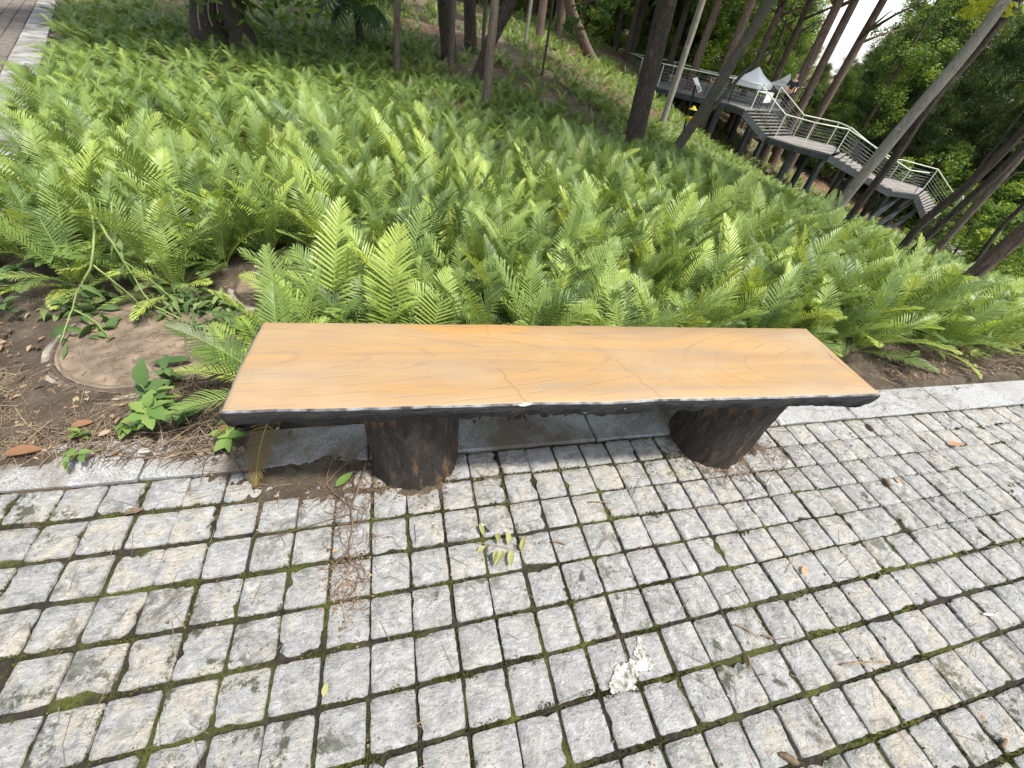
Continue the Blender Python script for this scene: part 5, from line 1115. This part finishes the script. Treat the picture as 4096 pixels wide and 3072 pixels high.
FP = {k: [make_forest_proto(k, 10 * i + j) for j in range(3)] for i, k in enumerate(('tall', 'feather', 'bush'))}
TM = {}
def forest_tree(x, y, kind, s, label, group, bm_='bark_pine', crown=True, lean=None, lift=0.0):
    j = rg.randrange(3); z = tz(x, y) - .1; e = empty('tree' if kind != 'bush' else 'bush', (x, y, z), rg.random() * 6.3); tag(e, label, 'tree' if kind != 'bush' else 'bush', group)
    if lean: e.rotation_euler = (lean[0], lean[1], e.rotation_euler[2])
    key = (kind, j, bm_)
    if key not in TM: me = FP[kind][j].copy(); me.materials.append(M[bm_]); TM[key] = me
    t_ = link('trunk', TM[key], e); t_.scale = (s, s, s)
    if crown: c = link('crown', CR[kind][j], e); c.scale = (s, s, s * rg.uniform(.9, 1.1)); c.location.z = lift
    return e
# pines standing behind the deck, placed where the photo shows their trunks
for (px, py, R0, s, lab) in ((2880, 300, 31, 1.1, 'tall reddish pine trunk rising behind the walkway deck'), (3000, 300, 36, 1.0, 'tall reddish pine trunk rising behind the walkway deck'), (3100, 330, 38, 1.0, 'tall reddish pine trunk rising behind the walkway deck'), (3190, 340, 34, 1.25, 'tall reddish pine trunk rising behind the walkway deck'), (3225, 380, 35, 1.2, 'tall reddish pine trunk rising behind the walkway deck'), (3290, 400, 36, 1.15, 'tall reddish pine trunk rising behind the walkway deck'), (2765, 300, 33, 1.0, 'tall reddish pine trunk rising behind the walkway deck')):
    p = atr(px, py, R0); forest_tree(p.x, p.y, 'tall', s * 1.35, lab, 'pines behind the walkway deck', lift=4.5)
placed = []
def far_ok(x, y, d): 
    for a, b in placed:
        if (a - x) ** 2 + (b - y) ** 2 < d * d: return False
    placed.append((x, y)); return True
def az_tree(a0, a1, r0, r1, n, kind, lab, grp, srange, bm_, d=2.0, crownp=1.0):
    c = 0; t_ = 0
    while c < n and t_ < n * 30:
        t_ += 1; a = R_(rg.uniform(a0, a1)); r_ = math.sqrt(rg.uniform(r0 * r0, r1 * r1)); x, y = r_ * math.sin(a), r_ * math.cos(a)
        if not far_ok(x, y, d): continue
        gap = max(0.0, 1 - abs(math.degrees(a) - 45) / 6.5) if kind != 'bush' else 0.0
        forest_tree(x, y, kind, rg.uniform(*srange) * (1 - .62 * min(1, gap * 1.6)), lab, grp, bm_, rg.random() < crownp); c += 1
az_tree(4, 33, 34, 62, 46, 'tall', 'tall dark trunk of the thick wood at the top of the slope', 'wood at the top of the slope', (.95, 1.3), 'bark_dark', 1.5)
az_tree(40, 66, 46, 62, 28, 'feather', 'dark feathery evergreen in the wood beyond the stairs', 'feathery trees beyond the stairs', (.95, 1.4), 'bark_brown', 2.6)
az_tree(30, 52, 42, 70, 26, 'tall', 'tall leafy tree in the wood behind the walkway', 'leafy trees behind the walkway', (1.0, 1.3), 'bark_brown', 2.8)
az_tree(60, 76, 46, 60, 12, 'feather', 'drooping dark evergreen right of the stairs', 'drooping evergreens right of the stairs', (.7, 1.1), 'bark_brown', 3.0)
az_tree(0, 75, 66, 100, 44, 'feather', 'distant evergreen closing the view through the wood', 'distant trees of the wood', (1.2, 1.7), 'bark_brown', 4)
az_tree(8, 70, 43, 62, 46, 'bush', 'light green bush in the undergrowth of the wood', 'undergrowth bushes of the wood', (.9, 1.8), 'bark_brown', 2.0)
az_tree(62, 74, 13, 24, 10, 'bush', 'leafy green shrub on the lower slope right of the fern bed', 'shrubs on the lower slope', (.45, .75), 'bark_brown', 1.2)

# ------------------------------------------------------------------ raised walkway with stairs
wk = empty('walkway', (18.4, 24.2, tz(18.4, 24.2))); tag(wk, 'raised dark steel walkway with timber deck, cable railings and zigzag stairs down the slope', 'walkway'); WO = Vector(wk.location)
def wb(mb, name, m, smooth=False, parent=None):
    o = mb.build(name, m, parent or wk, smooth)
    if parent is None: o.location = -WO
    return o
def V2(p, z): return Vector((p[0], p[1], z))
DZ = -1.3
deck = [(17.33, 37.4), (15.59, 30.0), (15.78, 27.54), (18.47, 24.16), (18.42, 22.43), (20.88, 23.31), (24.0, 25.2), (26.5, 29.0), (22.0, 37.4)]
def platform(poly, z, edges):
    n = len(poly)
    # boards as separate strips along the first long direction
    b = MB(); b.poly_slab(poly[::-1] if sum((poly[(i + 1) % n][0] - poly[i][0]) * (poly[(i + 1) % n][1] + poly[i][1]) for i in range(n)) > 0 else poly, z - .06, z); wb(b, 'deck', M['deckboard'])
    for i, j in edges:
        b = MB(); b.bar(V2(poly[i], z - .19), V2(poly[j], z - .19), .10, .24); wb(b, 'edge_beam', M['steel'])
platform(deck, DZ, [(0, 1), (1, 2), (2, 3), (3, 4), (5, 6), (6, 7)])
L1 = [(20.53, 22.39), (21.13, 20.72), (22.25, 19.46), (23.98, 20.50), (24.6, 21.7), (23.28, 23.39)]; Z1 = -2.4
L2 = [(28.0, 19.27), (29.7, 18.99), (31.75, 20.18), (30.9, 22.0), (29.4, 21.6)]; Z2 = -3.9
platform(L1, Z1, [(0, 1), (1, 2), (3, 4), (4, 5)]); platform(L2, Z2, [(0, 1), (2, 3), (3, 4)])
def flight(a0, a1, za, b0_, b1, zb, n):
    """top edge a0-a1 at za, bottom edge b0-b1 at zb"""
    for (p, q_) in ((a0, b0_), (a1, b1)):
        b = MB(); b.bar(V2(p, za - .20), V2(q_, zb - .20), .09, .30); wb(b, 'stringer', M['steel'])
    for k in range(1, n):
        t = (k - .5) / n; t2 = (k + .45) / n; z = za + (zb - za) * k / n
        lp = lambda u, v, s: (u[0] + (v[0] - u[0]) * s, u[1] + (v[1] - u[1]) * s)
        P = [lp(a0, b0_, t), lp(a1, b1, t), lp(a1, b1, t2), lp(a0, b0_, t2)]
        b = MB(); b.quadbox([V2(p, z - .05) for p in P] + [V2(p, z) for p in P]); wb(b, 'tread', M['deckboard'])
flight((18.42, 22.43), (20.88, 23.31), DZ, (20.53, 22.39), (23.28, 23.39), Z1, 8)
flight((22.25, 19.46), (23.98, 20.50), Z1, (28.0, 19.27), (29.4, 21.6), Z2, 11)
E3a, E3b = (31.2, 18.64), (33.5, 19.45); dd = (.40, -.24)
flight((29.7, 18.99), (31.75, 20.18), Z2, E3a, E3b, -5.0, 9)
prev = (E3a, E3b, -5.0)
for zt, a, b_ in ((-5.9, (32.35, 17.92), (34.39, 18.66)), (-6.8, (34.16, 17.70), (36.24, 18.38)), (-7.4, (35.6, 17.3), (37.6, 18.0))):
    p0, p1, z0 = prev; q0 = (p0[0] + dd[0], p0[1] + dd[1]); q1 = (p1[0] + dd[0], p1[1] + dd[1])
    platform([p0, q0, q1, p1], z0, [(0, 1), (2, 3)]); flight(q0, q1, z0, a, b_, zt, 7); prev = (a, b_, zt)
# columns
def column(x, y, ztop, lean=(0, 0), w=.24):
    g = tz(x - lean[0], y - lean[1]) - .2; b = MB(); b.bar((x - lean[0], y - lean[1], g), (x, y, ztop), w, w); wb(b, 'column', M['steel'])
for x, y, zt in ((18.3, 24.4, DZ - .3), (16.2, 28.2, DZ - .3), (16.4, 33, DZ - .3), (21.3, 26.2, DZ - .3), (20.2, 23.6, DZ - .3), (22.4, 24.6, DZ - .3), (21.3, 20.9, Z1 - .3), (23.4, 21.8, Z1 - .3), (22.6, 20.0, Z1 - .3), (25.2, 19.9, Z1 - 1.0), (26.0, 21.2, Z1 - 1.1), (28.2, 19.5, Z2 - .3), (29.6, 19.4, Z2 - .3), (31.2, 20.6, Z2 - .3), (30.0, 21.4, Z2 - .3), (32.2, 18.9, -5.3), (33.4, 18.4, -6.2), (34.8, 18.2, -7.0)): column(x, y, zt)
for x, y, zt, l in ((25.9, 19.6, Z1 - 1.15, (1.6, .2)), (28.9, 19.3, Z2 - .3, (1.7, .2)), (30.2, 19.3, Z2 - .35, (1.9, .1)), (31.0, 19.2, -4.6, (1.8, .2))): column(x, y, zt, l, .2)
# railings
def railing(poly, name='handrail', h=1.08, pn=1.6, cables=6):
    b = MB(); b.tube([p + Vector((0, 0, h)) for p in poly], .027, 8); wb(b, name, M['rail'], True)
    for i in range(len(poly) - 1):
        a, c = poly[i], poly[i + 1]; n = max(1, int(round((c - a).length / pn)))
        for k in range(n + (1 if i == len(poly) - 2 else 0)):
            p = a.lerp(c, k / n); b = MB(); b.bar(p + Vector((0, 0, -.1)), p + Vector((0, 0, h)), .034, .034); wb(b, 'rail_post', M['steel' if k else 'rail'])
    for k in range(cables):
        z = .12 + k * (h - .2) / cables; b = MB(); b.tube([p + Vector((0, 0, z)) for p in poly], .008, 4); wb(b, 'rail_cable', M['cable'])
sv = lambda pts: [V2(p[:2], p[2]) for p in pts]
railing(sv([(17.33, 37.3, DZ), (15.65, 30.0, DZ), (15.85, 27.6, DZ), (18.55, 24.2, DZ)]))
railing(sv([(18.55, 24.2, DZ), (19.0, 22.75, DZ), (21.1, 22.4, Z1), (21.6, 20.75, Z1), (23.0, 19.9, Z1)]))
railing(sv([(23.0, 19.9, Z1), (28.4, 19.4, Z2), (29.6, 19.15, Z2)]))
railing(sv([(20.6, 23.1, DZ), (23.0, 23.1, Z1), (24.3, 21.8, Z1), (23.9, 20.6, Z1), (29.3, 21.5, Z2), (30.8, 21.9, Z2), (31.7, 20.2, Z2), (33.4, 19.45, -5.0)]))
railing(sv([(33.4, 19.45, -5.0), (33.8, 19.2, -5.0), (34.3, 18.7, -5.9), (34.7, 18.45, -5.9), (36.2, 18.35, -6.8), (36.6, 18.1, -6.8)]))
railing(sv([(18.2, 27.0, DZ), (22.2, 23.95, DZ), (24.0, 25.1, DZ)]))
railing(sv([(16.6, 33.5, DZ), (18.6, 31.0, DZ), (18.2, 27.0, DZ)]))

# tents, table, person on the deck
def tent(c, w, h0, h1, m, label, rot):
    e = empty('canopy_tent', c, rot); tag(e, label, 'tent'); b = MB(); n = 4; hw = w / 2; ring_ = []
    for lvl, (s, z) in enumerate(((1.0, h0 - .25), (1.02, h0), (.62, h0 + (h1 - h0) * .30), (.30, h0 + (h1 - h0) * .62), (.02, h1))):
        for k in range(16):
            a = 2 * math.pi * (k + .5) / 16; q = max(abs(math.cos(a)), abs(math.sin(a))); b.v.append((hw * s * math.cos(a) / q, hw * s * math.sin(a) / q, z))
    for r_ in range(4):
        for k in range(16): j = (k + 1) % 16; b.f.append((r_ * 16 + k, r_ * 16 + j, (r_ + 1) * 16 + j, (r_ + 1) * 16 + k))
    b.build('canopy', m, e)
    for sx in (-1, 1):
        for sy in (-1, 1): b = MB(); b.tube([(sx * hw * .95, sy * hw * .95, 0), (sx * hw * .95, sy * hw * .95, h0)], .025, 6); b.build('pole', M['blackm'], e)
    return e
tz0 = DZ
p = atr(3024, 300, 32.5); tent((p.x, p.y, DZ), 1.9, 1.02, 1.68, M['white'], 'bright white pointed canopy tent on the walkway deck', .6)
# second: a tilted grey-white awning sheet behind the person
aw = [atr(3086, 330, 33.0), atr(3164, 294, 33.0), atr(3168, 368, 33.0), atr(3120, 372, 33.2)]
b = MB(); c0 = aw[0]; off = Vector((.02, .05, 0))
sag = [aw[0], aw[0].lerp(aw[1], .5) - Vector((0, 0, .08)), aw[1], aw[1].lerp(aw[2], .5) + Vector((-.05, .05, 0)), aw[2], aw[3]]
b.v = [tuple(q) for q in sag] + [tuple(q + off) for q in sag]; b.f = [tuple(range(6)), tuple(reversed(range(6, 12)))] + [(i, 6 + i, 6 + (i + 1) % 6, (i + 1) % 6) for i in range(6)]
o = b.build('awning', M['greycloth'], None); tag(o, 'tilted grey-white awning sheet behind the person on the deck', 'awning')
pp = atr(3142, 400, 31.6); pe_ = empty('person', (pp.x, pp.y, DZ)); tag(pe_, 'person in a black top standing behind the railing on the deck', 'person')
def skin_body(name, joints, edges, m, parent, lvl=2):
    me = bpy.data.meshes.new(name); me.from_pydata([j[0] for j in joints], edges, []); me.update(); o = link(name, me, parent, m)
    md = o.modifiers.new('skin', 'SKIN'); md.use_smooth_shade = True
    for i, j in enumerate(joints): me.skin_vertices[0].data[i].radius = j[1]; me.skin_vertices[0].data[i].use_root = (i == 0)
    o.modifiers.new('sub', 'SUBSURF').levels = lvl; o.modifiers['sub'].render_levels = lvl; return o
J = [((0, 0, .95), (.15, .11)), ((0, 0, 1.15), (.14, .10)), ((0, 0, 1.36), (.17, .11)), ((0, 0, 1.47), (.06, .06)), ((0, -.01, 1.56), (.075, .09)), ((0, -.015, 1.66), (.075, .095)), ((0, 0, 1.72), (.05, .06)),
     ((.19, 0, 1.38), (.06, .06)), ((.25, -.03, 1.12), (.045, .045)), ((.22, -.2, .98), (.035, .035)), ((.2, -.27, .95), (.03, .02)), ((-.19, 0, 1.38), (.06, .06)), ((-.25, -.03, 1.12), (.045, .045)), ((-.22, -.2, .98), (.035, .035)), ((-.2, -.27, .95), (.03, .02)),
     ((.09, 0, .86), (.09, .09)), ((.1, 0, .48), (.06, .06)), ((.1, .01, .08), (.042, .042)), ((.1, -.1, .04), (.04, .03)), ((-.09, 0, .86), (.09, .09)), ((-.1, 0, .48), (.06, .06)), ((-.1, .01, .08), (.042, .042)), ((-.1, -.1, .04), (.04, .03))]
ED = [(0, 1), (1, 2), (2, 3), (3, 4), (4, 5), (5, 6), (2, 7), (7, 8), (8, 9), (9, 10), (2, 11), (11, 12), (12, 13), (13, 14), (0, 15), (15, 16), (16, 17), (17, 18), (0, 19), (19, 20), (20, 21), (21, 22)]
skin_body('body', J, ED, M['skin'], pe_)
skin_body('black_top', [(J[0][0], (.165, .125)), (J[1][0], (.155, .115)), ((0, 0, 1.36), (.185, .125)), ((.19, 0, 1.385), (.075, .072)), ((.25, -.03, 1.12), (.058, .058)), ((-.19, 0, 1.385), (.075, .072)), ((-.25, -.03, 1.12), (.058, .058))], [(0, 1), (1, 2), (2, 3), (3, 4), (2, 5), (5, 6)], M['blackcloth'], pe_)
skin_body('trousers', [((0, 0, .93), (.165, .125)), ((.09, 0, .84), (.105, .105)), ((.1, 0, .48), (.075, .075)), ((.1, .01, .12), (.06, .06)), ((-.09, 0, .84), (.105, .105)), ((-.1, 0, .48), (.075, .075)), ((-.1, .01, .12), (.06, .06))], [(0, 1), (1, 2), (2, 3), (0, 4), (4, 5), (5, 6)], M['blackcloth'], pe_)
skin_body('hair', [((0, .03, 1.72), (.075, .08)), ((0, .05, 1.64), (.08, .07)), ((0, .06, 1.56), (.06, .05)), ((0, -.04, 1.765), (.06, .04))], [(0, 1), (1, 2), (0, 3)], M['hair'], pe_)
pe_.rotation_euler = (0, 0, R_(-35))
tb = atr(3062, 368, 31.0); e = empty('white_table', (tb.x, tb.y, DZ), .5); tag(e, 'low white table beside the tent on the deck', 'table')
b = MB(); b.box((0, 0, .72), (1.0, .6, .04)); b.build('table_top', M['white'], e); b = MB(); b.box((0, -.29, .5), (.98, .02, .40)); b.build('front_cloth', M['white'], e)
for sx in (-.45, .45):
    for sy in (-.25, .25): b = MB(); b.tube([(sx, sy, 0), (sx, sy, .71)], .02, 6); b.build('leg', M['blackm'], e)
# sign board on a black pole, with a yellow insect trap beside it
sa, sb = atr(2725, 590, 12.2), atr(2782, 340, 12.2); g = tz(sa.x, sa.y); e = empty('sign_post', (sa.x, sa.y, g)); tag(e, 'white tilted notice board on a thin black pole before the walkway', 'sign'); O_ = Vector(e.location)
b = MB(); b.bar(Vector((0, 0, -.3)), sb - O_, .05, .05); b.build('pole', M['blackm'], e)
c4 = [atr(2772, 313, 12.25), atr(2790, 308, 12.25), atr(2808, 362, 12.15), atr(2793, 370, 12.15)]; b = MB(); nrm = (c4[1] - c4[0]).cross(c4[3] - c4[0]).normalized() * .03
b.quadbox([q - O_ for q in c4] + [q - O_ + nrm for q in c4]); b.build('board', M['white'], e)
for k in range(5):     # faint lines of small print at the lower end
    s = .62 + .07 * k; a_, b_ = c4[0].lerp(c4[3], s), c4[1].lerp(c4[2], s); a2 = a_.lerp(b_, .12); b2 = a_.lerp(b_, .85); bb = MB(); n3 = nrm.normalized() * (-.004 if nrm.dot(Vector((0, -1, 0))) < 0 else .034)
    bb.bar(a2 - O_ + n3, b2 - O_ + n3, .008, .008); bb.build('print_line', M['steel'], e)
ta = atr(2786, 400, 12.0); e = empty('insect_trap', ta - Vector((0, 0, .5))); e.scale = (.72,) * 3; tag(e, 'yellow insect trap with a conical roof hanging beside the mossy trunk', 'insect trap')
b = MB()
def cone_(mb, z0, z1, r0, r1, n=14):
    s = len(mb.v); mb.v += [(r0 * math.cos(6.2832 * k / n), r0 * math.sin(6.2832 * k / n), z0) for k in range(n)] + [(r1 * math.cos(6.2832 * k / n), r1 * math.sin(6.2832 * k / n), z1) for k in range(n)]
    mb.f.append(tuple(s + k for k in reversed(range(n)))); mb.f.append(tuple(s + n + k for k in range(n)))
    for k in range(n): j = (k + 1) % n; mb.f.append((s + k, s + j, s + n + j, s + n + k))
cone_(b, .44, .54, .13, .02); b.build('roof', M['yellow'], e)
b = MB(); cone_(b, .20, .24, .13, .13); b.build('upper_dish', M['yellow'], e); b = MB(); cone_(b, .06, .195, .05, .12); b.build('funnel', M['yellow'], e); b = MB(); cone_(b, -.12, .055, .05, .05); b.build('jar', M['greycloth'], e)
for k in range(3): a = k * 2.09; b = MB(); b.tube([(.09 * math.cos(a), .09 * math.sin(a), .22), (.09 * math.cos(a), .09 * math.sin(a), .46)], .006, 5); b.build('rod', M['blackm'], e)
b = MB(); b.bar((0, 0, .50), (-.12, -.02, .50), .02, .02); b.build('hanger', M['blackm'], e)
# lower path strip at the foot of the stairs
lp_ = [onz(*q, -7.05) for q in ((3540, 870), (3600, 880), (3950, 1110), (3930, 1060))]
